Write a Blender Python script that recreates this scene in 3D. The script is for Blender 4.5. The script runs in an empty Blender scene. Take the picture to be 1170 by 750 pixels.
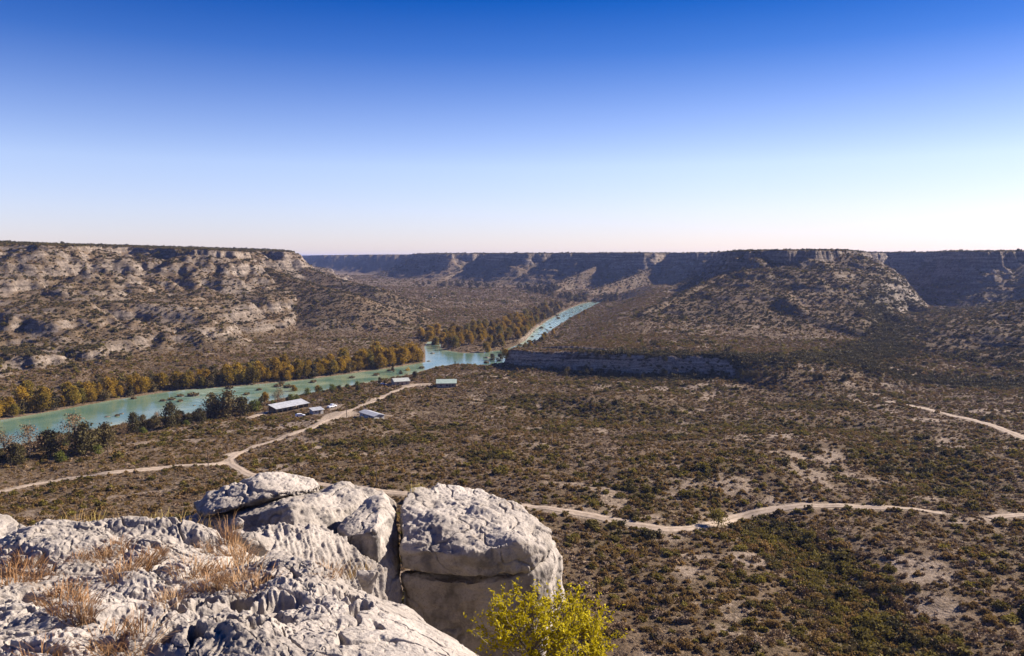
import bpy, bmesh, math, random
import numpy as np
from mathutils import Vector, Matrix

QUAL = 1.0                      # terrain density
random.seed(7)
RNG = np.random.default_rng(7)
scene = bpy.context.scene
COL = scene.collection
rad = math.radians

# ------------------------------------------------------------------ camera
F = 918.0
CAMZ = 80.0
PITCH = math.atan(82.0 / F)
cp, sp = math.cos(PITCH), math.sin(PITCH)
cam_d = bpy.data.cameras.new('camera')
cam = bpy.data.objects.new('camera', cam_d)
COL.objects.link(cam)
cam.location = (0, 0, CAMZ)
cam.rotation_euler = (math.pi / 2 - PITCH, 0, 0)
cam_d.sensor_width = 36
cam_d.lens = F / 1170 * 36
cam_d.clip_start = 0.1
cam_d.clip_end = 60000
scene.camera = cam


def ray(u, v):
    X = (u - 585.0) / F
    Z = -(v - 375.0) / F
    return X, cp + Z * sp, -sp + Z * cp


def at(u, v, Y):
    dx, dy, dz = ray(u, v)
    t = Y / dy
    return Vector((dx * t, Y, CAMZ + dz * t))


def gnd(u, v, z=0.0):
    dx, dy, dz = ray(u, v)
    t = (z - CAMZ) / dz
    return (dx * t, dy * t)


def proj(x, y, z):
    """world -> photo pixel (1170 x 750)"""
    zz = z - CAMZ
    fw = y * cp - zz * sp
    up = y * sp + zz * cp
    return 585 + F * x / fw, 375 - F * up / fw


# ------------------------------------------------------------------ noise
_perm = np.random.default_rng(3).permutation(256).astype(np.int32)
_perm = np.concatenate([_perm, _perm, _perm])
_g2 = np.array([[math.cos(a), math.sin(a)] for a in np.linspace(0, 2 * math.pi, 256, endpoint=False)], dtype=np.float32)
_r = np.random.default_rng(5).normal(size=(256, 3))
_g3 = (_r / np.linalg.norm(_r, axis=1)[:, None]).astype(np.float32)


def _fade(t):
    return t * t * t * (t * (t * 6 - 15) + 10)


def perlin2(x, y, seed=0):
    x = np.asarray(x, dtype=np.float64) + seed * 17.31
    y = np.asarray(y, dtype=np.float64) - seed * 9.17
    xi = np.floor(x).astype(np.int64)
    yi = np.floor(y).astype(np.int64)
    xf = (x - xi).astype(np.float32)
    yf = (y - yi).astype(np.float32)
    xi &= 255
    yi &= 255
    u, v = _fade(xf), _fade(yf)

    def g(ix, iy, fx, fy):
        h = _perm[_perm[ix & 255] + (iy & 255)]
        gg = _g2[h]
        return gg[..., 0] * fx + gg[..., 1] * fy
    a = g(xi, yi, xf, yf)
    b = g(xi + 1, yi, xf - 1, yf)
    c = g(xi, yi + 1, xf, yf - 1)
    d = g(xi + 1, yi + 1, xf - 1, yf - 1)
    return 1.5 * ((a + u * (b - a)) * (1 - v) + (c + u * (d - c)) * v)


def perlin3(p, seed=0):
    p = np.asarray(p, dtype=np.float64) + np.array([seed * 13.7, seed * 7.9, seed * 3.3])
    i = np.floor(p).astype(np.int64)
    f = (p - i).astype(np.float32)
    i &= 255
    u = _fade(f)
    res = 0
    for dx in (0, 1):
        wx = u[:, 0] if dx else 1 - u[:, 0]
        hx = _perm[(i[:, 0] + dx) & 255]
        for dy in (0, 1):
            wy = u[:, 1] if dy else 1 - u[:, 1]
            hy = _perm[hx + ((i[:, 1] + dy) & 255)]
            for dz in (0, 1):
                wz = u[:, 2] if dz else 1 - u[:, 2]
                h = _perm[hy + ((i[:, 2] + dz) & 255)]
                g = _g3[h]
                dot = g[:, 0] * (f[:, 0] - dx) + g[:, 1] * (f[:, 1] - dy) + g[:, 2] * (f[:, 2] - dz)
                res = res + wx * wy * wz * dot
    return 1.5 * res


def fbm2(x, y, oct=4, seed=0, gain=0.5):
    a, s, r = 1.0, 1.0, 0
    for k in range(oct):
        r = r + a * perlin2(x * s, y * s, seed + k)
        a *= gain
        s *= 2.03
    return r


def fbm3(p, oct=4, seed=0, gain=0.5):
    a, s, r = 1.0, 1.0, 0
    for k in range(oct):
        r = r + a * perlin3(p * s, seed + k)
        a *= gain
        s *= 2.03
    return r


def worley3(p, seed=0):
    """distance to the nearest jittered cell point, plus that cell's random value"""
    i = np.floor(p).astype(np.int64)
    best = np.full(len(p), 9.0, dtype=np.float32)
    val = np.zeros(len(p), dtype=np.float32)
    for dx in (-1, 0, 1):
        for dy in (-1, 0, 1):
            for dz in (-1, 0, 1):
                c = i + np.array([dx, dy, dz])
                h = _perm[_perm[_perm[(c[:, 0] + seed) & 255] + (c[:, 1] & 255)] + (c[:, 2] & 255)]
                h2 = _perm[h + 31]
                h3 = _perm[h + 77]
                q = c + np.stack([h, h2, h3], 1) / 256.0
                d = np.sqrt(((q - p) ** 2).sum(1)).astype(np.float32)
                m = d < best
                best[m] = d[m]
                val[m] = h[m] / 255.0
    return best, val


def sstep(a, b, x):
    t = np.clip((x - a) / (b - a), 0, 1)
    return t * t * (3 - 2 * t)


# ------------------------------------------------------------------ plan geometry
def sdf_poly(poly, x, y):
    """signed distance to a closed polygon, negative inside"""
    d2 = np.full(x.shape, 1e18)
    inside = np.zeros(x.shape, dtype=bool)
    n = len(poly)
    for k in range(n):
        ax, ay = poly[k]
        bx, by = poly[(k + 1) % n]
        ex, ey = bx - ax, by - ay
        wx, wy = x - ax, y - ay
        t = np.clip((wx * ex + wy * ey) / (ex * ex + ey * ey + 1e-12), 0, 1)
        dx, dy = wx - ex * t, wy - ey * t
        d2 = np.minimum(d2, dx * dx + dy * dy)
        c1 = (ay <= y) & (by > y)
        c2 = (ay > y) & (by <= y)
        s = ex * wy - ey * wx
        inside ^= (c1 & (s > 0)) | (c2 & (s < 0))
    d = np.sqrt(d2)
    return np.where(inside, -d, d)


def dist_line(line, x, y):
    d2 = np.full(x.shape, 1e18)
    for (ax, ay), (bx, by) in zip(line[:-1], line[1:]):
        ex, ey = bx - ax, by - ay
        wx, wy = x - ax, y - ay
        t = np.clip((wx * ex + wy * ey) / (ex * ex + ey * ey + 1e-12), 0, 1)
        d2 = np.minimum(d2, (wx - ex * t) ** 2 + (wy - ey * t) ** 2)
    return np.sqrt(d2)


def U(u, d):
    return ((u - 585.0) / F * d, d)


RIVER_PX = [(-160, 508), (-60, 491), (0, 480), (60, 470), (130, 457), (200, 446.5), (270, 441.5), (340, 435), (400, 427),
            (450, 420), (486, 414), (486, 403), (484, 397), (488, 391), (504, 390), (504, 398), (512, 401), (530, 403.5), (556, 402),
            (575, 400), (588, 395.5), (600, 389), (611, 376), (624, 367), (639, 358), (652, 352), (664, 347.5), (676, 345),
            (694, 346), (686, 350), (668, 358.5), (652, 367), (634, 378), (617, 390), (600, 397), (586, 402), (577, 409), (600, 417), (640, 421.5),
            (690, 426), (690, 428), (640, 425.5), (600, 421.5), (565, 419.5), (530, 417), (500, 419), (487, 423), (470, 428),
            (440, 434), (400, 441), (340, 452), (290, 462), (240, 469.5), (200, 475.5), (150, 483), (100, 492), (50, 502), (0, 514),
            (-60, 538), (-160, 562)]
RIVER = [gnd(u, v, 0.0) for u, v in RIVER_PX]
CREEK = [gnd(u, v, 3.0) for u, v in [(690, 427), (760, 431), (840, 434), (900, 435), (960, 432), (1010, 418), (1020, 400), (1000, 385), (1040, 371), (1090, 362)]]
CREEK2 = [gnd(u, v, 4.0) for u, v in [(960, 433), (1060, 437), (1170, 444), (1300, 450)]]
# gully on the near flat: (pixel at z 10)
GULLY = [gnd(u, v, 10.0) for u, v in [(865, 600), (890, 618), (925, 645), (955, 672), (985, 705), (1010, 760)]]
GULLY2 = [gnd(u, v, 6.0) for u, v in [(640, 470), (740, 478), (860, 487), (960, 492), (1030, 512), (1070, 540), (1090, 570)]]

BENCH = [gnd(581, 397, 17.5), gnd(610, 400, 17.5), gnd(660, 401, 17.5), gnd(700, 402.5, 17.5), gnd(760, 405, 17.5), gnd(820, 406, 17), gnd(862, 411, 16),
         gnd(905, 417, 14), gnd(950, 415, 13), gnd(985, 402, 14), U(985, 700), U(1010, 800), U(1000, 1300), U(740, 1330), gnd(704, 349.5, 2), gnd(690, 356, 3),
         gnd(660, 370, 4), gnd(630, 385, 8), gnd(600, 396, 14)]

BENCH_W = [gnd(606, 394, 10), gnd(630, 385, 6), gnd(660, 370, 4), gnd(690, 356, 3), gnd(704, 349.5, 2)]
RIGHT_MESA = [U(1700, 900), U(1500, 1000), U(1330, 1060), U(1230, 1180), U(1170, 1130), U(1120, 1120), U(1085, 1200), U(1060, 1420), U(1010, 1520), U(985, 1440),
              U(975, 1120), U(968, 985), U(930, 940), U(880, 950), U(852, 985), U(835, 1130), U(826, 1400), U(812, 1640), U(775, 1660), U(764, 1760), U(735, 1690), U(690, 1760), U(660, 1800),
              U(640, 1830), U(632, 1960), U(600, 1960), U(560, 2080), U(552, 2250), U(515, 2230), U(480, 2360), U(468, 2800), U(430, 3000), U(400, 3500), U(372, 3700), U(340, 5200), U(250, 5600), U(150, 7000),
              (-9000, 9000), (-9000, 24000), (26000, 24000), (26000, 900)]
LEFT_MESA = [(-4000, 300), (-1500, 620), (-1000, 740), U(-90, 800), U(0, 860), U(30, 880), U(60, 830), U(95, 880), U(110, 1060), U(150, 1140), U(182, 1060), U(205, 960),
             U(240, 950), U(268, 965), U(282, 1030), U(284, 1150), U(300, 1200), U(325, 1190), U(334, 1230), U(330, 1500), U(318, 2100), U(290, 3000), U(150, 4200), (-6000, 5200), (-9000, 3000)]
SPURS = [([tuple(at(*q)) for q in l], k) for l, k in [
    ([(852, 302, 990), (800, 326, 900), (735, 356, 800)], 0.78),
    ([(972, 303, 980), (1018, 332, 900), (1080, 366, 800)], 0.75),
    ([(912, 322, 870), (896, 333, 800), (898, 341, 750), (930, 362, 690), (990, 379, 630)], 0.85),
    ([(955, 312, 930), (1000, 343, 800), (1036, 368, 700)], 0.72),
    ([(1064, 300, 1330), (1108, 330, 1160), (1160, 358, 980)], 0.68),
    ([(1172, 300, 1120), (1210, 330, 1000)], 0.6),
    ([(764, 300, 1730), (716, 318, 1600), (672, 333, 1500)], 0.75),
    ([(690, 301, 1750), (648, 318, 1660), (625, 330, 1580)], 0.75),
    ([(634, 300, 1930), (612, 312, 1840), (598, 327, 1720)], 0.8),
    ([(552, 300, 2200), (520, 312, 2080), (486, 325, 1950)], 0.7),
    ([(812, 302, 1640), (785, 320, 1480), (752, 338, 1330)], 0.75),
    ([(30, 300, 880), (48, 322, 790), (70, 342, 720)], 0.55),
    ([(205, 299, 960), (182, 318, 880), (165, 336, 800)], 0.55),
    ([(283, 300, 1020), (330, 318, 960), (392, 334, 900)], 0.36),
    ([(334, 300, 1220), (372, 316, 1160), (430, 330, 1100)], 0.42),
    ([(-30, 300, 800), (-10, 330, 720)], 0.55)]]
LEFT_PROF = ([0.0, 0.05, 0.26, 0.33, 0.52, 0.58, 0.68, 0.72, 0.82, 0.87, 1.0], [1.0, 0.93, 0.56, 0.51, 0.45, 0.41, 0.25, 0.22, 0.17, 0.06, 0.0])
HILL_R = [U(1330, 560), U(1195, 640), U(1180, 760), U(1300, 900), U(1800, 900), U(1800, 500)]


def smax(a, b, k):
    h = np.clip(0.5 + 0.5 * (a - b) / k, 0, 1)
    return b * (1 - h) + a * h + k * h * (1 - h)


def terrain(x, y, full=True):
    x = np.asarray(x, dtype=np.float64)
    y = np.asarray(y, dtype=np.float64)
    r = np.hypot(x, y)
    rs = sdf_poly(RIVER, x, y)
    n1 = fbm2(x / 120, y / 120, 4, 1)
    n2 = fbm2(x / 30, y / 30, 3, 8)
    dr = np.maximum(rs, 0)
    # valley floor
    base = 2.2 + 0.022 * np.minimum(dr, 420) + 5.0 * sstep(430, 190, r) + 5.0 * sstep(900, 1700, r)
    base = base + n1 * 1.6 * sstep(10, 120, dr) + n2 * 0.55 * sstep(5, 60, dr)
    # rolling swells on the near flat
    base = base + 1.6 * np.sin((y - 0.35 * x) / 33 + 1.5 * n1) * sstep(30, 140, dr) * sstep(640, 420, r)
    dc = np.minimum(dist_line(CREEK, x, y), dist_line(CREEK2, x, y))
    base = base - 2.2 * np.exp(-(dc / 22) ** 2)
    dg = dist_line(GULLY, x, y)
    base = base - 2.4 * np.exp(-(dg / 11) ** 2)
    dg2 = dist_line(GULLY2, x, y)
    base = base - 3.0 * np.exp(-(dg2 / 18) ** 2)
    base = np.where(rs < 0, -1.6 * sstep(0, -6, rs), base * sstep(-2, 20, rs) + 0.2 * (1 - sstep(0, 9, rs)))
    # bench with its low cliff
    bs = sdf_poly(BENCH, x, y)
    bs = bs + 0.5 * n2 + 0.35 * fbm2(x / 6, y / 6, 3, 51)
    btop = 16.0 + 0.020 * np.clip(y - 560, 0, 900) + 1.4 * n1
    px = x / np.maximum(y, 1) * F + 585
    soft = np.maximum(sstep(690, 760, y) * sstep(760, 700, px), sstep(790, 905, px))
    width = 4.5 + 55 * soft + 0.8 * n2 * (1 - soft)
    dW = dist_line(BENCH_W, x, y)
    btop = base + (btop - base) * (0.10 + 0.90 * sstep(0, 75, dW))
    bw = 1 - sstep(0, 1, np.clip(bs / np.maximum(width, 2.5), 0, 1))
    # two stepped strata in the cliff
    ztal = np.clip(1 - bs / 26, 0, 1) ** 2 * 5.0 * (1 - soft)
    z = np.where(rs < 0, base, base + np.maximum(np.maximum(btop - base, 0) * np.clip(bw, 0, 1), ztal * (rs > 2)))
    # mesas
    w1 = fbm2(x / 260, y / 260, 3, 21)
    w2 = fbm2(x / 70, y / 70, 3, 31)
    w3 = fbm2(x / 18, y / 18, 2, 41)
    region = np.zeros(x.shape, dtype=np.int8)
    mesa_w = np.zeros(x.shape)

    def mesa(poly, top, L, capf, amp, pw, zz, idx, gul=0.0, per=11.0, ta=0.085, a2=22, prof=None):
        d0 = sdf_poly(poly, x, y)
        grow = sstep(0, 120, d0)
        rid = 1 - np.abs(w2)
        d = d0 + amp * w1 * grow + a2 * w2 * (0.35 + 0.65 * grow) + 3.5 * w3 - gul * (rid - 0.75) * 60 * sstep(20, 140, d0) * sstep(L, L * 0.55, d0)
        capw = 6.0 + 2.0 * w3
        d = d + (4.5 * fbm2(x / 11, y / 11, 3, 201) + 9 * fbm2(x / 38, y / 38, 2, 207)) * sstep(60, 10, np.abs(d0))
        cap = 1 - sstep(0, 1, d / capw)
        q = np.clip((d - 3) / L, 0, 1)
        tal = (1 - q) ** pw if prof is None else np.interp(q + 0.03 * w3 + 0.05 * w2, prof[0], prof[1])
        # stepped strata on the talus: level shelves and short risers
        capf = capf * (0.62 + 0.75 * np.clip(fbm2(x / 60, y / 60, 3, 211) + 0.25, -0.4, 0.8))
        p = capf * cap + (1 - capf) * tal
        h = p * (top - zz)
        ph = h / per + 0.35 * w1
        h2 = h + ta * per * np.sin(2 * np.pi * ph) * sstep(0.03, 0.12, p) * sstep(0.86, 0.7, p)
        h2 = h2 + 0.5 * np.sin(2 * np.pi * h / 3.1) * sstep(0.03, 0.12, p) * sstep(0.9, 0.7, p)
        return zz + np.maximum(h2, 0) * (p > 0), p

    rtop = 86.5 + 0.8 * n1 + np.clip((r - 3000) / 3000, 0, 1) * -3.0
    sA, sB = SPURS[0][0][0], SPURS[0][0][-1]
    side = ((sB[0] - sA[0]) * (y - sA[1]) - (sB[1] - sA[1]) * (x - sA[0])) / math.hypot(sB[0] - sA[0], sB[1] - sA[1])
    LR = 78 + 262 * sstep(-25, 45, side) * sstep(1200, 1050, y) * sstep(1075, 985, px) * sstep(1300, 1000, y) + 40 * sstep(1060, 1150, px) + 60 * sstep(1400, 1800, y)
    z1, p1 = mesa(RIGHT_MESA, rtop, LR, 0.20, 20 * sstep(120, 260, LR) + 12, 1.5, z, 1, 0.35, 9.0, 0.07, 9)
    ltop = 86.0 + np.clip((-330 - x) * 0.034, -3, 14) + 0.8 * n1
    LL = 385 - 225 * sstep(225, 370, px) - 60 * sstep(-50, -300, px)
    z2, p2 = mesa(LEFT_MESA, ltop, LL, 0.11, 45, 1.35, z, 2, 0.5, 19.0, 0.085, 15, LEFT_PROF)
    # ridges running down from the rims
    zr = np.full(x.shape, -50.0)
    for line, k in SPURS:
        best = np.full(x.shape, -99.0)
        for (a, b_) in zip(line[:-1], line[1:]):
            ex, ey = b_[0] - a[0], b_[1] - a[1]
            t = np.clip(((x - a[0]) * ex + (y - a[1]) * ey) / (ex * ex + ey * ey), 0, 1)
            dd = np.hypot(x - a[0] - ex * t, y - a[1] - ey * t)
            dd = np.maximum(dd * (1 + 0.15 * w2) + 3 * w3 * sstep(5, 40, dd), 0)
            best = np.maximum(best, a[2] + (b_[2] - a[2]) * t - k * (np.sqrt(dd * dd + 36) - 6) + 1.0 * w2)
        zr = np.maximum(zr, best)
    z1 = np.where(p1 > 0, smax(z1, zr, 3.0), np.maximum(z1, zr))
    p1 = np.where((zr > z + 1), np.maximum(p1, np.clip((zr - z) / 70, 0.05, 0.9)), p1)
    z3, p3 = mesa(HILL_R, 40 + 0 * x, 190, 0.03, 30, 1.6, z, 3, 0.4)
    shield = sstep(2, 40, rs)
    z0 = z
    z = z0 + (np.maximum(np.maximum(z1, z2), z3) - z0) * shield
    region = np.where(p1 > 0.04, 1, region)
    region = np.where((p2 > 0.04) & (p2 >= p1), 2, region)
    region = np.where((p3 > 0.05) & (p3 > p1), 3, region)
    mesa_w = np.maximum(np.maximum(p1, p2), p3)
    # the hill under the camera
    hz = 75.2 - 0.78 * (r - 7) + 0.8 * fbm2(x / 9, y / 9, 3, 61) * sstep(8, 30, r) - 0.9 * np.clip(x - 0.5, 0, 3) * sstep(14, 8, r)
    hz = np.minimum(hz, 76.4 - 0.0 * r)
    hz = hz + 1.2 * np.clip(-y - 4, 0, 3)
    hz = np.where(y < 0, np.maximum(hz, 74 - 0.05 * r), hz)
    z = np.where(hz > z - 12, smax(hz, z, 6.0), z)
    region = np.where((hz > z - 3) & (r < 120), 4, region)
    # fine roughness
    z = z + 0.18 * w3 * sstep(0, 20, dr) * sstep(3, 40, r)
    if not full:
        return z
    return z, dict(region=region, rs=rs, mesa=mesa_w, n1=n1, n2=n2, w2=w2, w3=w3, dc=dc, dg=dg, dg2=dg2, bench=bw, bs=bs, soft=soft, p1=p1, p2=p2)


def H(x, y):
    return float(terrain(np.array([x]), np.array([y]), False)[0])


def pick(u, v, y0=60, y1=2600):
    """where the ray of a photo pixel first meets the land"""
    dx, dy, dz = ray(u, v)
    ys = np.exp(np.linspace(math.log(y0), math.log(y1), 1500))
    t = ys / dy
    zz = CAMZ + dz * t
    h = terrain(dx * t, ys, False)
    k = np.nonzero(h >= zz)[0]
    if len(k) == 0:
        g = gnd(u, v, 6)
        return g
    k = k[0]
    return (dx * t[k], ys[k])


# ------------------------------------------------------------------ mesh helpers
def np_mesh(name, verts, faces, smooth=True):
    """verts (n,3), faces (m,k) with constant k"""
    me = bpy.data.meshes.new(name)
    verts = np.asarray(verts, dtype=np.float32)
    faces = np.asarray(faces, dtype=np.int32)
    k = faces.shape[1]
    me.vertices.add(len(verts))
    me.vertices.foreach_set('co', verts.ravel())
    me.loops.add(faces.size)
    me.loops.foreach_set('vertex_index', faces.ravel())
    me.polygons.add(len(faces))
    me.polygons.foreach_set('loop_start', np.arange(len(faces), dtype=np.int32) * k)
    me.polygons.foreach_set('use_smooth', np.full(len(faces), smooth, dtype=bool))
    me.update(calc_edges=True)
    me.validate()
    return me


def link(name, me, mat=None, parent=None):
    o = bpy.data.objects.new(name, me)
    COL.objects.link(o)
    if mat is not None and me is not None and len(me.materials) == 0:
        me.materials.append(mat)
    if parent is not None:
        o.parent = parent
    return o


def empty(name, loc, rz=0.0, s=1.0):
    o = bpy.data.objects.new(name, None)
    COL.objects.link(o)
    o.location = loc
    o.rotation_euler = (0, 0, rz)
    o.scale = (s, s, s)
    o.empty_display_size = 0.5
    return o


def tag(o, label, cat, group=None):
    o['label'] = label
    o['category'] = cat
    if group:
        o['group'] = group
    return o


def copy_tree(o, parent=None):
    c = o.copy()
    COL.objects.link(c)
    c.parent = parent
    for ch in list(o.children):
        copy_tree(ch, c)
    return c


def attr(me, name, vals):
    a = me.attributes.new(name, 'FLOAT', 'POINT')
    a.data.foreach_set('value', np.asarray(vals, dtype=np.float32))


# ------------------------------------------------------------------ material helpers
def new_mat(name, rough=0.9, spec=0.2):
    m = bpy.data.materials.new(name)
    m.use_nodes = True
    nt = m.node_tree
    b = nt.nodes['Principled BSDF']
    b.inputs['Roughness'].default_value = rough
    b.inputs['Specular IOR Level'].default_value = spec
    return m, nt, b


def nd(nt, typ, **kw):
    n = nt.nodes.new(typ)
    for k, v in kw.items():
        setattr(n, k, v)
    return n


def noise(nt, scale, detail=4, rough=0.6, coord='Object', dist=0.0, mapping=None):
    tc = nd(nt, 'ShaderNodeTexCoord')
    n = nd(nt, 'ShaderNodeTexNoise')
    n.inputs['Scale'].default_value = scale
    n.inputs['Detail'].default_value = detail
    n.inputs['Roughness'].default_value = rough
    n.inputs['Distortion'].default_value = dist
    if mapping:
        mp = nd(nt, 'ShaderNodeMapping')
        mp.inputs['Scale'].default_value = mapping
        nt.links.new(tc.outputs[coord], mp.inputs['Vector'])
        nt.links.new(mp.outputs[0], n.inputs['Vector'])
    else:
        nt.links.new(tc.outputs[coord], n.inputs['Vector'])
    return n.outputs['Fac']


def ramp(nt, fac, stops):
    r = nd(nt, 'ShaderNodeValToRGB')
    e = r.color_ramp.elements
    while len(e) > 1:
        e.remove(e[-1])
    e[0].position = stops[0][0]
    e[0].color = (*stops[0][1], 1)
    for p, c in stops[1:]:
        x = e.new(p)
        x.color = (*c, 1)
    nt.links.new(fac, r.inputs['Fac'])
    return r.outputs['Color']


def mix(nt, fac, a, b, blend='MIX'):
    m = nd(nt, 'ShaderNodeMix', data_type='RGBA', blend_type=blend)
    for sock, v in ((m.inputs['Factor'], fac), (m.inputs['A'], a), (m.inputs['B'], b)):
        pass
    ins = [s for s in m.inputs if s.enabled]
    for s, v in zip(ins, (fac, a, b)):
        if isinstance(v, (int, float)):
            s.default_value = v
        elif isinstance(v, tuple):
            s.default_value = (*v, 1)
        else:
            nt.links.new(v, s)
    return [s for s in m.outputs if s.enabled][0]


def mth(nt, op, a, b=None, clamp=False):
    m = nd(nt, 'ShaderNodeMath', operation=op, use_clamp=clamp)
    for s, v in zip(m.inputs, (a, b)):
        if v is None:
            continue
        if isinstance(v, (int, float)):
            s.default_value = v
        else:
            nt.links.new(v, s)
    return m.outputs[0]


def smooth_range(nt, v, a, b):
    m = nd(nt, 'ShaderNodeMapRange', interpolation_type='SMOOTHSTEP')
    nt.links.new(v, m.inputs['Value'])
    m.inputs['From Min'].default_value = a
    m.inputs['From Max'].default_value = b
    return m.outputs['Result']


def attrib(nt, name):
    a = nd(nt, 'ShaderNodeAttribute', attribute_name=name)
    return a.outputs['Fac']


def bump(nt, b, h, strength, dist):
    n = nd(nt, 'ShaderNodeBump')
    n.inputs['Strength'].default_value = strength
    n.inputs['Distance'].default_value = dist
    nt.links.new(h, n.inputs['Height'])
    nt.links.new(n.outputs[0], b.inputs['Normal'])


# ---- land
def make_land_mat():
    m, nt, b = new_mat('scrub_land', 0.95, 0.1)
    big = noise(nt, 0.02, 5, 0.6)
    mid = noise(nt, 0.25, 5, 0.7)
    fine = noise(nt, 1.3, 4, 0.75)
    soil = ramp(nt, mid, [(0.3, (0.075, 0.050, 0.028)), (0.5, (0.125, 0.087, 0.053)), (0.68, (0.20, 0.145, 0.098))])
    scrub = ramp(nt, fine, [(0.36, (0.036, 0.026, 0.012)), (0.5, (0.088, 0.062, 0.035)), (0.64, (0.165, 0.120, 0.075))])
    c = mix(nt, smooth_range(nt, big, 0.35, 0.65), scrub, soil)
    c = mix(nt, attrib(nt, 'green'), c, ramp(nt, fine, [(0.35, (0.032, 0.026, 0.012)), (0.65, (0.095, 0.076, 0.036))]))
    # pale bare ground
    bare = ramp(nt, fine, [(0.3, (0.15, 0.112, 0.082)), (0.5, (0.24, 0.187, 0.142)), (0.7, (0.36, 0.295, 0.24))])
    bf = mth(nt, 'MULTIPLY', attrib(nt, 'bare'), smooth_range(nt, mid, 0.25, 0.55))
    c = mix(nt, bf, c, bare)
    # limestone cliffs with level strata
    strata = noise(nt, 1.0, 4, 0.6, mapping=(0.015, 0.015, 0.34))
    blocks = noise(nt, 0.35, 5, 0.75)
    rk = mix(nt, 0.55, strata, blocks)
    rock = ramp(nt, rk, [(0.36, (0.040, 0.032, 0.025)), (0.45, (0.095, 0.076, 0.06)), (0.54, (0.19, 0.155, 0.126)), (0.66, (0.32, 0.27, 0.225))])
    c = mix(nt, attrib(nt, 'rock'), c, rock)
    pale = ramp(nt, mix(nt, 0.35, strata, blocks), [(0.40, (0.035, 0.027, 0.020)), (0.45, (0.16, 0.12, 0.088)), (0.49, (0.44, 0.35, 0.26)), (0.53, (0.12, 0.09, 0.066)), (0.58, (0.42, 0.335, 0.255))])
    c = mix(nt, attrib(nt, 'tan'), c, pale)
    c = mix(nt, attrib(nt, 'track'), c, ramp(nt, fine, [(0.3, (0.22, 0.172, 0.128)), (0.7, (0.34, 0.275, 0.21))]))
    nt.links.new(c, b.inputs['Base Color'])
    hh = mth(nt, 'ADD', mth(nt, 'MULTIPLY', blocks, 0.7), mth(nt, 'MULTIPLY', fine, 0.3))
    bump(nt, b, hh, 0.9, 1.6)
    return m


# ---- foreground limestone
def make_rock_mat(name='limestone', warm=0.0):
    m, nt, b = new_mat(name, 0.88, 0.25)
    big = noise(nt, 0.9, 5, 0.65)
    mid = noise(nt, 5.0, 6, 0.7)
    fine = noise(nt, 38.0, 4, 0.75)
    c = ramp(nt, big, [(0.32, (0.212, 0.190, 0.172)), (0.5, (0.316, 0.286, 0.260)), (0.7, (0.425, 0.388, 0.356))])
    stain = smooth_range(nt, mid, 0.55, 0.72)
    c = mix(nt, mth(nt, 'MULTIPLY', stain, 0.6), c, (0.105, 0.096, 0.092))
    st2 = smooth_range(nt, noise(nt, 2.2, 5, 0.7), 0.58, 0.72)
    c = mix(nt, mth(nt, 'MULTIPLY', st2, 0.55), c, (0.24, 0.185, 0.135))
    c = mix(nt, 0.55, c, ramp(nt, fine, [(0.32, (0.36, 0.33, 0.31)), (0.5, (0.92, 0.90, 0.88)), (0.7, (1.0, 0.99, 0.97))]), 'MULTIPLY')
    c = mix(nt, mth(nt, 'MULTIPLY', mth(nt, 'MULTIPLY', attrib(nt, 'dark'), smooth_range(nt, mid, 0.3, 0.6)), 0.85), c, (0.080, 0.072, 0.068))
    nt.links.new(c, b.inputs['Base Color'])
    hh = mth(nt, 'ADD', mth(nt, 'MULTIPLY', mid, 0.65), mth(nt, 'MULTIPLY', fine, 0.35))
    bump(nt, b, hh, 0.85, 0.035)
    return m


def simple_mat(name, c1, c2, scale=3.0, rough=0.85, spec=0.2, bmp=0.0, coord='Object'):
    m, nt, b = new_mat(name, rough, spec)
    n = noise(nt, scale, 4, 0.65, coord)
    c = ramp(nt, n, [(0.35, c1), (0.65, c2)])
    nt.links.new(c, b.inputs['Base Color'])
    if bmp:
        bump(nt, b, n, 0.5, bmp)
    return m


def leaf_mat(name, stops, trans=0.25, scale=0.8):
    """foliage whose tint varies from plant to plant and clump to clump"""
    m, nt, b = new_mat(name, 0.8, 0.12)
    oi = nd(nt, 'ShaderNodeObjectInfo')
    n = noise(nt, scale, 3, 0.6)
    f = mth(nt, 'ADD', mth(nt, 'MULTIPLY', oi.outputs['Random'], 0.62), mth(nt, 'MULTIPLY', n, 0.4))
    c = ramp(nt, f, stops)
    nt.links.new(c, b.inputs['Base Color'])
    tr = nd(nt, 'ShaderNodeBsdfTranslucent')
    nt.links.new(c, tr.inputs['Color'])
    ms = nd(nt, 'ShaderNodeMixShader')
    ms.inputs[0].default_value = trans
    nt.links.new(b.outputs[0], ms.inputs[1])
    nt.links.new(tr.outputs[0], ms.inputs[2])
    out = nt.nodes['Material Output']
    nt.links.new(ms.outputs[0], out.inputs['Surface'])
    return m


def road_mat(name, c1, c2, scale, rough, spec, bmp):
    m, nt, b = new_mat(name, rough, spec)
    n = noise(nt, scale, 5, 0.7)
    c = ramp(nt, n, [(0.35, c1), (0.65, c2)])
    n2 = noise(nt, 0.22, 4, 0.7)
    f = mth(nt, 'MULTIPLY', attrib(nt, 'verge'), smooth_range(nt, n2, 0.35, 0.62))
    c = mix(nt, mth(nt, 'MULTIPLY', f, 0.85), c, (0.13, 0.098, 0.066))
    nt.links.new(c, b.inputs['Base Color'])
    bump(nt, b, n, 0.5, bmp)
    return m


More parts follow.
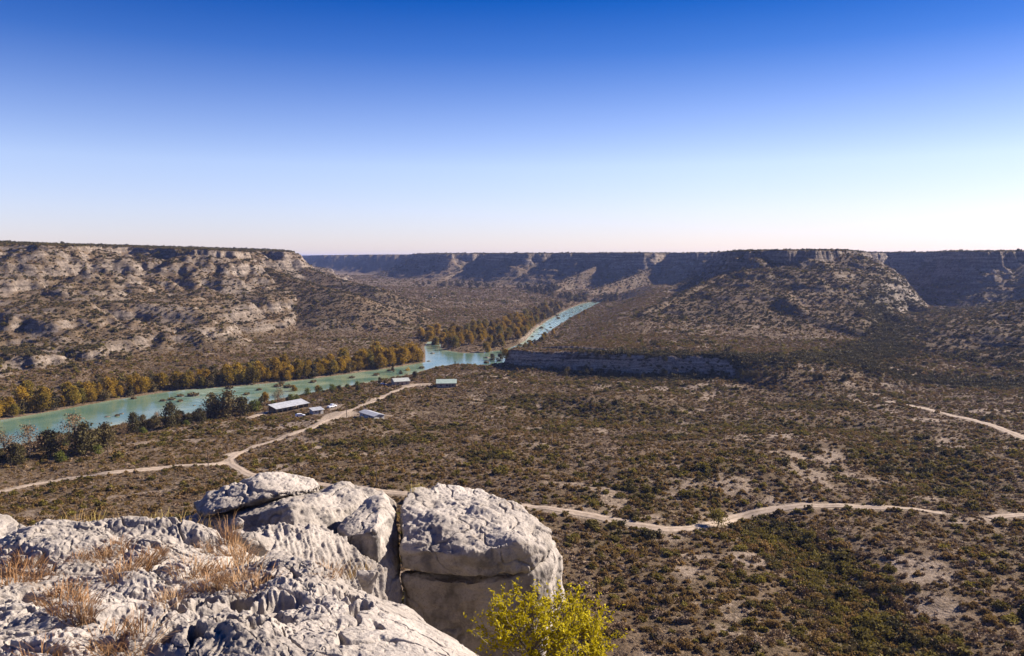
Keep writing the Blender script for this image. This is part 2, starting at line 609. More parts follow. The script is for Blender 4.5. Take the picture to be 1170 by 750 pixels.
M = {}
M['land'] = make_land_mat()
M['rock'] = make_rock_mat()
M['road'] = road_mat('dirt_track', (0.26, 0.205, 0.155), (0.40, 0.325, 0.26), 0.8, 0.95, 0.1, 0.1)
M['bark'] = simple_mat('bark', (0.05, 0.04, 0.032), (0.13, 0.105, 0.085), 6, 0.95, 0.1)
M['twig'] = simple_mat('grey_twig', (0.10, 0.085, 0.07), (0.22, 0.19, 0.16), 9, 0.95, 0.1)
M['leaf_orange'] = leaf_mat('leaf_orange', [(0.0, (0.095, 0.078, 0.014)), (0.3, (0.175, 0.115, 0.014)), (0.5, (0.27, 0.165, 0.017)), (0.65, (0.33, 0.205, 0.020)), (0.8, (0.16, 0.130, 0.022)), (1.0, (0.11, 0.105, 0.024))], 0.3, 0.25)
M['leaf_dark'] = leaf_mat('leaf_dark', [(0.0, (0.0416, 0.0363, 0.0130)), (0.5, (0.0806, 0.0675, 0.0247)), (1.0, (0.1430, 0.1025, 0.0416))], 0.2, 0.3)
M['leaf_far'] = leaf_mat('leaf_far', [(0.0, (0.0456, 0.0384, 0.0156)), (0.5, (0.0900, 0.0696, 0.0252)), (1.0, (0.1440, 0.1020, 0.0360))], 0.2, 0.2)
M['leaf_bright'] = leaf_mat('leaf_bright', [(0.0, (0.07, 0.085, 0.015)), (1.0, (0.14, 0.15, 0.025))], 0.3, 0.4)
M['leaf_gold'] = leaf_mat('leaf_gold', [(0.0, (0.45, 0.26, 0.02)), (1.0, (0.55, 0.36, 0.03))], 0.3, 0.4)
M['leaf_yellow'] = leaf_mat('leaf_yellow', [(0.2, (0.36, 0.30, 0.010)), (0.5, (0.66, 0.52, 0.014)), (0.75, (0.80, 0.64, 0.03))], 0.35, 9.0)
M['bush_olive'] = leaf_mat('bush_olive', [(0.0, (0.0968, 0.0658, 0.0218)), (0.5, (0.1795, 0.1163, 0.0381)), (1.0, (0.2728, 0.1683, 0.0626))], 0.32, 0.8)
M['bush_green'] = leaf_mat('bush_green', [(0.0, (0.0734, 0.0585, 0.0143)), (0.6, (0.1404, 0.1114, 0.0238)), (1.0, (0.2473, 0.1999, 0.0333))], 0.32, 0.8)
M['bush_brown'] = leaf_mat('bush_brown', [(0.0, (0.1109, 0.0689, 0.0331)), (0.5, (0.1876, 0.1224, 0.0638)), (1.0, (0.2899, 0.1989, 0.1148))], 0.1, 0.8)
M['bush_grey'] = leaf_mat('bush_grey', [(0.0, (0.1430, 0.1045, 0.0701)), (0.5, (0.2431, 0.1810, 0.1254)), (1.0, (0.3718, 0.2805, 0.1966))], 0.1, 0.8)
M['grass'] = leaf_mat('dry_grass', [(0.1, (0.17, 0.090, 0.042)), (0.5, (0.31, 0.175, 0.085)), (0.9, (0.42, 0.285, 0.165))], 0.25, 2.0)
M['straw'] = leaf_mat('straw_grass', [(0.1, (0.30, 0.19, 0.07)), (0.6, (0.46, 0.32, 0.12)), (0.9, (0.40, 0.36, 0.10))], 0.25, 2.0)
M['white_metal'] = simple_mat('white_metal_roof', (0.26, 0.27, 0.29), (0.40, 0.41, 0.43), 0.6, 0.45, 0.4)
M['green_metal'] = simple_mat('green_metal_roof', (0.22, 0.29, 0.25), (0.32, 0.38, 0.34), 0.6, 0.5, 0.4)
M['grey_metal'] = simple_mat('grey_metal_roof', (0.27, 0.29, 0.26), (0.42, 0.43, 0.40), 0.6, 0.5, 0.4)
M['wall_white'] = simple_mat('painted_wall', (0.33, 0.315, 0.29), (0.46, 0.44, 0.41), 1.5, 0.85, 0.2)
M['wall_tan'] = simple_mat('stone_wall', (0.26, 0.20, 0.15), (0.42, 0.34, 0.26), 2.5, 0.9, 0.15)
M['wood'] = simple_mat('weathered_post', (0.07, 0.052, 0.038), (0.14, 0.11, 0.085), 5, 0.9, 0.15)
M['glass_dark'] = simple_mat('window_glass', (0.02, 0.025, 0.03), (0.04, 0.045, 0.05), 2, 0.15, 0.5)
M['tyre'] = simple_mat('tyre_rubber', (0.015, 0.015, 0.016), (0.03, 0.03, 0.03), 8, 0.9, 0.1)
M['car_blue'] = simple_mat('blue_paint', (0.025, 0.045, 0.16), (0.035, 0.06, 0.20), 2, 0.3, 0.5)
M['car_white'] = simple_mat('white_paint', (0.62, 0.64, 0.70), (0.72, 0.73, 0.78), 2, 0.3, 0.5)
M['stone_wet'] = simple_mat('river_stone', (0.045, 0.038, 0.030), (0.13, 0.10, 0.075), 1.2, 0.8, 0.3, 0.15)
M['reed'] = leaf_mat('reed_leaf', [(0.0, (0.07, 0.055, 0.02)), (0.5, (0.14, 0.10, 0.04)), (1.0, (0.10, 0.10, 0.035))], 0.2, 0.6)


def make_water():
    m, nt, b = new_mat('river_water', 0.18, 0.28)
    depth = attrib(nt, 'depth')
    n = noise(nt, 0.045, 4, 0.6)
    deep = ramp(nt, n, [(0.35, (0.072, 0.142, 0.104)), (0.65, (0.130, 0.196, 0.142))])
    shal = ramp(nt, n, [(0.35, (0.16, 0.20, 0.12)), (0.65, (0.24, 0.29, 0.20))])
    c = mix(nt, depth, shal, deep)
    fo = noise(nt, 0.30, 6, 0.72, mapping=(0.45, 1.5, 1))
    foam = mth(nt, 'MULTIPLY', smooth_range(nt, fo, 0.42, 0.68), attrib(nt, 'rapid'))
    c = mix(nt, foam, c, (0.40, 0.54, 0.57))
    far = attrib(nt, 'rapid')
    nt.links.new(c, b.inputs['Base Color'])
    r = nd(nt, 'ShaderNodeMapRange')
    nt.links.new(foam, r.inputs['Value'])
    r.inputs['To Min'].default_value = 0.09
    r.inputs['To Max'].default_value = 0.8
    nt.links.new(r.outputs[0], b.inputs['Roughness'])
    w = noise(nt, 0.9, 4, 0.6, mapping=(1, 1.6, 1))
    bump(nt, b, w, 0.14, 0.25)
    return m


M['water'] = make_water()

# ------------------------------------------------------------------ roads (world plan)
ROADS_PX = {
    'left': [(-60, 575), (0, 563), (60, 551), (130, 540.5), (200, 533), (240, 531), (262, 528)],
    'house': [(296, 549), (280, 540), (264, 530), (266, 523), (290, 511), (332, 497), (366, 484), (386, 476), (404, 468), (430, 456.5), (455, 446.5), (472, 441), (490, 438.5)],
    'main': [(280, 541), (330, 551), (400, 558), (450, 564), (520, 570), (590, 577), (640, 583), (690, 593), (740, 602.5), (775, 605), (808, 601), (838, 593.5), (868, 585), (905, 580),
             (950, 579), (1000, 580), (1045, 582), (1076, 587)],
    'right': [(1016, 459.5), (1030, 462), (1062, 468.5), (1110, 480), (1150, 493), (1190, 506), (1260, 525)],
    'stub': [(1132, 593), (1152, 590), (1200, 589)],
    'shed': [(286, 478), (300, 473), (318, 468)],
    'yard': [(404, 439.5), (425, 438), (442, 440), (458, 440)],
    'spur': [(258, 521.5), (280, 516), (300, 508)],
}
ROAD_W = {'left': 3.4, 'house': 3.0, 'main': 3.2, 'right': 4.0, 'stub': 3.5, 'shed': 4.5, 'yard': 3.5, 'spur': 2.6}


def catmull(pts, n=8):
    P = [np.array(p) for p in pts]
    P = [2 * P[0] - P[1]] + P + [2 * P[-1] - P[-2]]
    out = []
    for i in range(1, len(P) - 2):
        for k in range(n):
            t = k / n
            a, b_, c, d = P[i - 1], P[i], P[i + 1], P[i + 2]
            out.append(0.5 * (2 * b_ + (c - a) * t + (2 * a - 5 * b_ + 4 * c - d) * t * t + (3 * b_ - a - 3 * c + d) * t ** 3))
    out.append(P[-2])
    return [tuple(map(float, q)) for q in out]


ROADS = {}
for k, px in ROADS_PX.items():
    ROADS[k] = catmull([pick(u, v) for u, v in px], 8)
YARD = [pick(u, v) for u, v in [(362, 482), (372, 474), (384, 470.5), (403, 470.5), (412, 472), (398, 477), (386, 479)]]
YARD2 = [pick(u, v) for u, v in [(455, 441), (468, 439), (494, 438), (492, 440.5), (470, 443)]]


def road_dist(x, y):
    d = np.full(x.shape, 1e9)
    for k, l in ROADS.items():
        d = np.minimum(d, dist_line(l, x, y) - ROAD_W[k] / 2)
    d = np.minimum(d, sdf_poly(YARD, x, y))
    d = np.minimum(d, sdf_poly(YARD2, x, y))
    return d


# bare patches and green zones picked from the photograph, as plan ellipses (x, y, rx, ry)
def zones(lst):
    return [(*pick(u, v), a, b_) for u, v, a, b_ in lst]


BARE = zones([(1040, 650, 9, 14), (1010, 632, 7, 7), (1060, 690, 6, 8), (990, 665, 4, 6), (900, 572, 9, 5), (1095, 442, 14, 10), (1140, 517, 7, 6), (930, 520, 12, 12),
              (560, 430, 10, 8), (545, 437, 8, 5), (350, 512, 8, 8), (300, 500, 8, 5), (410, 520, 5, 5), (585, 437, 9, 5), (480, 430, 10, 6),
              (520, 428, 14, 5), (870, 500, 20, 10), (1130, 470, 12, 8), (1060, 480, 9, 7), (795, 655, 6, 6), (845, 700, 5, 6), (860, 640, 6, 6), (760, 615, 6, 4), (1120, 600, 9, 6)])
GREEN = zones([(440, 505, 22, 16), (380, 510, 20, 10), (610, 460, 30, 22), (640, 490, 22, 14), (760, 500, 22, 10), (930, 465, 36, 24), (1000, 520, 14, 16),
               (700, 470, 40, 14), (560, 520, 12, 10), (1040, 540, 10, 14), (90, 550, 10, 6), (420, 480, 12, 6), (510, 490, 16, 10), (700, 440, 60, 10)])


def ell(lst, x, y):
    v = np.zeros(x.shape)
    for cx, cy, a, b_ in lst:
        v = np.maximum(v, 1 - ((x - cx) / a) ** 2 - ((y - cy) / b_) ** 2)
    return np.clip(v * 1.6, 0, 1)


def land_masks(x, y, z, m, slope):
    n3 = fbm2(x / 14, y / 14, 3, 77)
    n4 = fbm2(x / 55, y / 55, 3, 87)
    mw = m['mesa']
    # cliffs where the land is steep
    rock = sstep(0.75, 1.15, slope + 0.25 * n3)
    left = (m['region'] == 2)
    ledge = sstep(0.26, 0.42, slope + 0.14 * n3) * sstep(-0.15, 0.25, n4 + n3 * 0.5)
    rock = np.maximum(rock, np.where(left, ledge * 0.60, ledge * 0.20) * (mw > 0.03))
    bare = ell(BARE, x, y) * sstep(-0.5, 0.1, n3)
    bare = np.maximum(bare, sstep(0.30, 0.62, n3 * 0.7 + n4 * 0.55) * 0.75 * (mw < 0.05) * sstep(20, 60, m['rs']))
    bare = np.maximum(bare, left * (0.05 + 0.38 * sstep(0.05, 0.5, n4 + 0.5 * n3)) * sstep(0.05, 0.2, mw) * sstep(0.98, 0.9, mw))
    bare = np.maximum(bare, (m['region'] == 1) * sstep(0.15, 0.6, n3 * 0.7 + n4 * 0.5) * 0.28)
    bare = np.maximum(bare, 0.4 * sstep(700, 560, y) * sstep(9, 1, m['rs']) * (m['rs'] > 0) * sstep(-0.3, 0.3, n3))
    green = np.maximum(ell(GREEN, x, y) * 0.8, np.exp(-(m['dg'] / 9) ** 2))
    green = np.maximum(green * 0.75, np.maximum(np.exp(-(m['dg2'] / 14) ** 2) * 0.6, np.exp(-(m['dc'] / 20) ** 2)))
    green = np.maximum(green, sstep(0.2, 0.6, n4 - 0.3 * n3) * 0.4)
    green = np.maximum(green, sstep(0.985, 1.0, mw) * 0.7)
    green = green * (1 - 0.8 * bare)
    rd = road_dist(x, y)
    track = sstep(1.6, -0.2, rd + 0.9 * n3) * (np.hypot(x, y) < 900)
    return rock, bare, green, track, rd


# ------------------------------------------------------------------ land mesh
GRID = {}


def sample(x, y, *names):
    """read fields of the land grid at plan points"""
    rr, a = GRID['rr'], GRID['a']
    fr = np.interp(np.hypot(x, y), rr, np.arange(len(rr)))
    fa = np.interp(np.arctan2(x, y), a, np.arange(len(a)))
    i = np.clip(fr.astype(int), 0, len(rr) - 2)
    j = np.clip(fa.astype(int), 0, len(a) - 2)
    u, v = fr - i, fa - j
    out = []
    for n in names:
        g = GRID[n]
        out.append((g[i, j] * (1 - v) + g[i, j + 1] * v) * (1 - u) + (g[i + 1, j] * (1 - v) + g[i + 1, j + 1] * v) * u)
    return out


def build_land():
    q = QUAL
    rr = np.concatenate([
        np.geomspace(1.2, 60, int(70 * q), endpoint=False), np.linspace(60, 130, int(40 * q), endpoint=False),
        np.linspace(130, 500, int(230 * q), endpoint=False), np.linspace(500, 1500, int(430 * q), endpoint=False),
        np.linspace(1500, 2400, int(230 * q), endpoint=False), np.geomspace(2400, 20000, int(110 * q))])
    a = np.concatenate([np.linspace(-180, -75, 22, endpoint=False), np.linspace(-75, -36, int(90 * q), endpoint=False), np.linspace(-36, 36, int(860 * q), endpoint=False),
                        np.linspace(36, 75, int(90 * q), endpoint=False), np.linspace(75, 180, 23)])
    A, R = np.meshgrid(np.radians(a), rr)
    x, y = R * np.sin(A), R * np.cos(A)
    z, m = terrain(x, y)
    # slope from the grid
    gz_r = np.gradient(z, axis=0) / np.gradient(rr)[:, None]
    gz_a = np.gradient(z, axis=1) / (np.gradient(np.radians(a))[None, :] * R)
    slope = np.hypot(gz_r, gz_a)
    rock, bare, green, track, rd = land_masks(x, y, z, m, slope)
    nr, na = x.shape
    GRID.update(rr=rr, a=np.radians(a), z=z, rock=rock, bare=bare, green=green, rd=rd, rs=m['rs'], mesa=m['mesa'], dc=m['dc'], dg=m['dg'])
    verts = np.stack([x, y, z], -1).reshape(-1, 3)
    idx = np.arange(nr * na).reshape(nr, na)
    faces = np.stack([idx[:-1, :-1], idx[:-1, 1:], idx[1:, 1:], idx[1:, :-1]], -1).reshape(-1, 4)[:, ::-1]
    reg = m['region'][:-1, :-1].reshape(-1)
    reg = np.where(reg == 4, 0, reg)
    tan = rock * (np.abs(m['bs'] - 2) < 14) * (1 - m['soft'])
    at_ = dict(tan=tan, rock=rock, bare=bare, green=green, track=track)
    for k, nm in ((0, 'ground'), (1, 'hill'), (2, 'hill'), (3, 'hill')):
        f = faces[reg == k]
        if len(f) == 0:
            continue
        used, inv = np.unique(f, return_inverse=True)
        me = np_mesh(nm, verts[used], inv.reshape(-1, 4))
        for an, av in at_.items():
            attr(me, an, av.reshape(-1)[used])
        o = link(nm, me, M['land'])
        o['kind'] = 'structure'


build_land()


def road_obj(line, w, name):
    L = np.array(line)
    # resample about every 1.5 m
    seg = np.hypot(*(L[1:] - L[:-1]).T)
    s = np.concatenate([[0], np.cumsum(seg)])
    n = max(6, int(s[-1] / 1.6))
    t = np.linspace(0, s[-1], n)
    P = np.stack([np.interp(t, s, L[:, 0]), np.interp(t, s, L[:, 1])], 1)
    T = np.gradient(P, axis=0)
    T /= np.linalg.norm(T, axis=1)[:, None] + 1e-9
    N = np.stack([-T[:, 1], T[:, 0]], 1)
    cols = np.linspace(-1, 1, 9)
    side = [1 + 0.30 * perlin2(t / 11, t * 0 + len(line) + q) + 0.26 * perlin2(t / 3.2, t * 0 + 5.5 + q) for q in (0, 40)]
    wob = np.where(cols[None, :] < 0, side[0][:, None], side[1][:, None])
    pts = P[:, None, :] + N[:, None, :] * (cols[None, :] * (w / 2) * wob)[..., None]
    rut = np.exp(-((np.abs(cols) - 0.5) / 0.16) ** 2)
    zz = terrain(pts[..., 0], pts[..., 1], False) + 0.20 - 0.14 * (cols ** 4)[None, :] - 0.09 * rut[None, :]
    # wheel ruts
    v = np.concatenate([pts, zz[..., None]], -1).reshape(-1, 3)
    idx = np.arange(n * 9).reshape(n, 9)
    f = np.stack([idx[:-1, :-1], idx[:-1, 1:], idx[1:, 1:], idx[1:, :-1]], -1).reshape(-1, 4)
    me = np_mesh(name, v, f)
    attr(me, 'verge', np.tile(np.clip(np.exp(-(cols / 0.2) ** 2) * 0.8 + sstep(0.75, 1.0, np.abs(cols)), 0, 1), n))
    o = link(name, me, M['road'])
    o['kind'] = 'structure'
    return o


for k, l in ROADS.items():
    road_obj(l, ROAD_W[k], 'dirt_road')


def build_water():
    xs = np.arange(-480, 190, 2.5)
    ys = np.arange(250, 1420, 2.5)
    X, Y = np.meshgrid(xs, ys)
    rs = sdf_poly(RIVER, X, Y)
    u, v = proj(X, Y, 0 * X)
    dep = sstep(0, -9, rs + 4 * fbm2(X / 18, Y / 18, 3, 91))
    left = sstep(480, 440, u) * sstep(100, 240, u)
    dep = dep * (1 - 0.85 * left * sstep(-0.1, 0.3, fbm2(X / 25, Y / 25, 3, 93)))
    rap = np.clip(sstep(700, 760, Y) * 0.95 + 0.35 * sstep(180, 230, u) * sstep(330, 260, u) + 0.35 * sstep(600, 540, Y) * sstep(440, 480, u), 0, 1)
    rap = rap * (0.55 + 0.45 * sstep(1150, 900, Y))
    nr, na = X.shape
    idx = np.arange(nr * na).reshape(nr, na)
    near = rs < 7
    fm = (near[:-1, :-1] | near[1:, 1:] | near[:-1, 1:] | near[1:, :-1]).reshape(-1)
    f = np.stack([idx[:-1, :-1], idx[:-1, 1:], idx[1:, 1:], idx[1:, :-1]], -1).reshape(-1, 4)[fm]
    used, inv = np.unique(f, return_inverse=True)
    vv = np.stack([X, Y, 0 * X], -1).reshape(-1, 3)[used]
    me = np_mesh('river', vv, inv.reshape(-1, 4))
    attr(me, 'depth', dep.reshape(-1)[used])
    attr(me, 'rapid', rap.reshape(-1)[used])
    o = link('river', me, M['water'])
    o['kind'] = 'structure'


build_water()


# ------------------------------------------------------------------ foliage meshes
def leaf_quads(centers, size, rng, flat=0.0, stretch=1.4):
    """one small leaf-like quad per centre, turned at random"""
    n = len(centers)
    a = rng.normal(size=(n, 3))
    a[:, 2] *= (1 - flat)
    a /= np.linalg.norm(a, axis=1)[:, None]
    b_ = rng.normal(size=(n, 3))
    b_ -= (b_ * a).sum(1)[:, None] * a
    b_ /= np.linalg.norm(b_, axis=1)[:, None]
    s = (np.asarray(size) * rng.uniform(0.65, 1.35, n))[:, None]
    v = np.stack([centers - a * s * stretch, centers + b_ * s * 0.8, centers + a * s * stretch, centers - b_ * s * 0.8], 1).reshape(-1, 3)
    return v, np.arange(4 * n).reshape(n, 4)


def tube(pts, radii, sides=5):
    pts = [Vector(p) for p in pts]
    v, f = [], []
    for i, p in enumerate(pts):
        t = (pts[min(i + 1, len(pts) - 1)] - pts[max(i - 1, 0)])
        t = t.normalized() if t.length > 1e-9 else Vector((0, 0, 1))
        a = t.orthogonal().normalized()
        b_ = t.cross(a)
        for k in range(sides):
            an = 2 * math.pi * k / sides
            q = p + (a * math.cos(an) + b_ * math.sin(an)) * radii[i]
            v.append((q.x, q.y, q.z))
    for i in range(len(pts) - 1):
        for k in range(sides):
            k2 = (k + 1) % sides
            f.append((i * sides + k, i * sides + k2, (i + 1) * sides + k2, (i + 1) * sides + k))
    return v, f


def join(parts):
    vs, fs, o = [], [], 0
    for v, f in parts:
        v = np.asarray(v, dtype=np.float32)
        f = np.asarray(f)
        vs.append(v)
        fs.append(f + o)
        o += len(v)
    return np.concatenate(vs), np.concatenate(fs)


def bush_mesh(name, mat, seed, n=90, h=0.75, size=0.17, lobes=4, twigs=0):
    rng = np.random.default_rng(seed)
    cs = []
    for k in range(lobes):
        a = rng.uniform(0, 6.28)
        d = rng.uniform(0, 0.6) if k else 0
        r = rng.uniform(0.45, 0.72)
        c = np.array([math.cos(a) * d, math.sin(a) * d, 0])
        m = n // lobes
        q = rng.normal(size=(m, 3))
        q /= np.linalg.norm(q, axis=1)[:, None]
        q *= (rng.uniform(0.45, 1.05, m) ** 0.6)[:, None]
        q[:, 2] = np.abs(q[:, 2])
        cs.append(c + q * np.array([r, r, r * h * 1.5 * rng.uniform(0.75, 1.25)]) + np.array([0, 0, 0.06]))
    parts = [leaf_quads(np.concatenate(cs), size, rng)]
    for k in range(twigs):
        a = rng.uniform(0, 6.28)
        l = rng.uniform(0.5, 1.0)
        parts.append(tube([(0, 0, 0), (math.cos(a) * l * 0.4, math.sin(a) * l * 0.4, l * h * 0.7), (math.cos(a) * l * 0.7, math.sin(a) * l * 0.7, l * h * 1.25)], [0.03, 0.02, 0.008], 3))
    v, f = join(parts)
    me = np_mesh(name, v, f, False)
    me.materials.append(M[mat])
    return me


PROTO = []
for k, (mt, hh, nn, sz, tw) in enumerate([('bush_olive', 0.65, 90, 0.17, 0), ('bush_olive', 0.8, 90, 0.15, 0), ('bush_green', 0.8, 100, 0.16, 0), ('bush_green', 0.65, 100, 0.18, 0),
                                          ('bush_brown', 0.6, 70, 0.15, 3), ('bush_brown', 0.75, 80, 0.13, 3), ('bush_grey', 0.6, 60, 0.13, 4), ('bush_grey', 0.75, 60, 0.12, 5), ('leaf_dark', 0.95, 110, 0.18, 0)]):
    PROTO.append(bush_mesh('scrub_bush', mt, 100 + k, nn, hh, sz, 4 if k % 2 else 5, tw))

# ------------------------------------------------------------------ scatter of scrub
def scatter():
    rng = np.random.default_rng(11)
    P = []
    for (d0, d1, dens, amax) in ((16, 120, 0.14, 50), (120, 330, 0.88, 42), (330, 650, 0.72, 40), (650, 1150, 0.28, 39), (1150, 1700, 0.14, 38), (1700, 2700, 0.03, 37)):
        area = rad(amax) * (d1 ** 2 - d0 ** 2)
        n = int(area * dens)
        r = np.sqrt(rng.uniform(d0 ** 2, d1 ** 2, n))
        a = rng.uniform(-rad(amax), rad(amax), n)
        P.append(np.stack([r * np.sin(a), r * np.cos(a)], 1))
    P = np.concatenate(P)
    # a fringe of bushes along the brink of the low cliff
    for (a, b_) in zip(BENCH[:9], BENCH[1:10]):
        n = int(math.hypot(b_[0] - a[0], b_[1] - a[1]) / 0.9)
        t = rng.uniform(0, 1, n)
        P = np.concatenate([P, np.stack([a[0] + (b_[0] - a[0]) * t + rng.normal(0, 1, n), a[1] + (b_[1] - a[1]) * t + rng.normal(1.5, 2.0, n)], 1)])
    x, y = P[:, 0], P[:, 1]
    m = {}
    z, rock, bare, green, rd, m['rs'], m['mesa'], m['dc'], m['dg'] = sample(x, y, 'z', 'rock', 'bare', 'green', 'rd', 'rs', 'mesa', 'dc', 'dg')
    rnd = rng.uniform(0, 1, len(x))
    clump = fbm2(x / 9, y / 9, 2, 55)
    keep = (m['rs'] > 2.5) & (rd > 0.35) & (z < 79.5 + (m['mesa'] > 0.5) * 40)
    keep &= rnd < (1 - 0.75 * np.clip(bare, 0, 1)) * (1 - 0.8 * np.clip(rock, 0, 1)) * (0.78 + 0.45 * clump + 0.35 * green)
    for bx, by, br in CLEAR:
        keep &= (x - bx) ** 2 + (y - by) ** 2 > br * br
    r = np.hypot(x, y)
    # kind of bush
    t = rng.uniform(0, 1, len(x))
    k = np.where(t < 0.20, 0, np.where(t < 0.36, 1, np.where(t < 0.42, 2, np.where(t < 0.63, 4, np.where(t < 0.79, 5, np.where(t < 0.91, 6, 7))))))
    grey = fbm2(x / 40, y / 40, 2, 66)
    g2 = rng.uniform(0, 1, len(x))
    k = np.where((grey > 0.15) & (g2 < 0.6), np.where(g2 < 0.3, 6, 4), k)
    k = np.where(green * 0.9 > g2, np.where(t < 0.45, 0, np.where(t < 0.68, 2, np.where(t < 0.88, 3, 8))), k)
    k = np.where((m['mesa'] > 0.05) & (t > 0.7), 8, k)
    k = np.where((np.exp(-(m['dc'] / 16) ** 2) > g2), 8, k)
    s = 0.76 * rng.uniform(0.5, 1.0, len(x)) * rng.lognormal(0, 0.30, len(x)) * np.where((k >= 4) & (k < 8), 0.92, 1.15) * (1.0 + 0.22 * sstep(330, 160, r))
    s = s * (1.0 + 0.30 * sstep(330, 650, r) + 0.55 * sstep(650, 1500, r) + 0.8 * sstep(1600, 2600, r))
    s = s * np.where((k == 8) | (k == 2) | (k == 3), 1.3, 1.0) * np.where(m['mesa'] > 0.06, 0.9, 1.0)
    s = s * np.where(np.exp(-(m['dg'] / 10) ** 2) > 0.4, 1.3, 1.0)
    keep = keep & (s > 0.25)
    return x[keep], y[keep], z[keep], k[keep], s[keep], green[keep], bare[keep]


def in_poly(poly, u, v):
    return sdf_poly(poly, u, v) < 0


FORE = [(-50, 590), (60, 600), (190, 600), (240, 555), (300, 540), (365, 543), (440, 562), (475, 552), (540, 558), (590, 572), (640, 620), (650, 680), (700, 690), (720, 800), (-50, 800)]


def build_scrub():
    x, y, z, k, s, green, bare = scatter()
    u, v = proj(x, y, z)
    r = np.hypot(x, y)
    vis = (u > 3) & (u < 1167) & (v < 747) & (v > 300) & ~in_poly(FORE, u, v) & (r > 80)
    score = np.where(vis, s / r, 0)
    order = np.argsort(-score)
    ind = order[:300]
    rest = np.ones(len(x), bool)
    rest[ind] = False
    # the 300 that show largest: each its own object
    protos = {}
    info = {0: ('olive', 'bush_olive'), 1: ('olive', 'bush_olive'), 2: ('green', 'bush_green'), 3: ('green', 'bush_green'), 4: ('brown twiggy', 'bush_brown'), 5: ('brown twiggy', 'bush_brown'),
            6: ('pale grey leafless', 'bush_grey'), 7: ('pale grey leafless', 'bush_grey'), 8: ('dark green', 'leaf_dark')}
    rng = np.random.default_rng(4)
    for i in ind:
        kk = int(k[i])
        if kk not in protos:
            protos[kk] = [bush_mesh('shrub', info[kk][1], 300 + kk * 3 + j, 330, 0.62 + 0.12 * j, 0.085, 6, 5 if kk in (4, 5, 6, 7) else 0) for j in range(2)]
        o = link('shrub', protos[kk][int(rng.integers(2))])
        o.location = (x[i], y[i], z[i] - 0.05)
        o.rotation_euler = (0, 0, rng.uniform(0, 6.28))
        o.scale = (s[i], s[i], s[i] * rng.uniform(0.85, 1.15))
        gx, gy = float(u[i]), float(v[i])
        if gy < 590:
            where = 'on the flat beyond the long dirt road' if gx > 420 else 'between the boulders and the left fork of the track'
        elif abs(gx - (865 + (gy - 600) * 1.1)) < 45 and gy < 720:
            where = 'in the green gully right of the yellow bush'
        elif gx > 960:
            where = 'on the stony slope at the right of the gully'
        elif gx > 780:
            where = 'on the stony slope just left of the gully'
        elif gy < 660:
            where = 'between the split boulder and the long dirt road'
        else:
            where = 'low on the slope beside the yellow leafed bush'
        size = 'large' if s[i] > 1.25 else ('small' if s[i] < 0.85 else 'middling')
        tag(o, f'{size} {info[kk][0]} shrub {where}', 'shrub', 'scrub bushes on the slope below the ledge')
    # the rest as one mass of scrub
    me = bpy.data.meshes.new('scrub_vegetation')
    n = int(rest.sum())
    me.vertices.add(n)
    me.vertices.foreach_set('co', np.stack([x[rest], y[rest], z[rest] - 0.05], 1).astype(np.float32).ravel())
    attr(me, 'bush_scale', s[rest])
    attr(me, 'bush_turn', np.random.default_rng(9).uniform(0, 6.28, n))
    ai = me.attributes.new('bush_kind', 'INT', 'POINT')
    ai.data.foreach_set('value', k[rest].astype(np.int32))
    o = link('scrub_vegetation', me)
    o['kind'] = 'stuff'
    coll = bpy.data.collections.new('scrub_kinds')
    for j, pm in enumerate(PROTO):
        po = bpy.data.objects.new('bush_kind_%02d' % j, pm)
        coll.objects.link(po)
    ng = bpy.data.node_groups.new('scatter', 'GeometryNodeTree')
    ng.interface.new_socket('Geometry', in_out='INPUT', socket_type='NodeSocketGeometry')
    ng.interface.new_socket('Geometry', in_out='OUTPUT', socket_type='NodeSocketGeometry')
    gi = ng.nodes.new('NodeGroupInput')
    go = ng.nodes.new('NodeGroupOutput')
    ip = ng.nodes.new('GeometryNodeInstanceOnPoints')
    ci = ng.nodes.new('GeometryNodeCollectionInfo')
    ci.inputs['Collection'].default_value = coll
    ci.inputs['Separate Children'].default_value = True
    ci.inputs['Reset Children'].default_value = True

    def na(nm, typ):
        a = ng.nodes.new('GeometryNodeInputNamedAttribute')
        a.data_type = typ
        a.inputs['Name'].default_value = nm
        return [q for q in a.outputs if q.enabled][0]
    cx = ng.nodes.new('ShaderNodeCombineXYZ')
    ng.links.new(na('bush_turn', 'FLOAT'), cx.inputs['Z'])
    ng.links.new(gi.outputs[0], ip.inputs['Points'])
    ng.links.new(ci.outputs[0], ip.inputs['Instance'])
    ip.inputs['Pick Instance'].default_value = True
    ng.links.new(na('bush_kind', 'INT'), ip.inputs['Instance Index'])
    ng.links.new(cx.outputs[0], ip.inputs['Rotation'])
    ng.links.new(na('bush_scale', 'FLOAT'), ip.inputs['Scale'])
    ng.links.new(ip.outputs[0], go.inputs[0])
    md = o.modifiers.new('scatter', 'NODES')
    md.node_group = ng
    print('scrub', n)


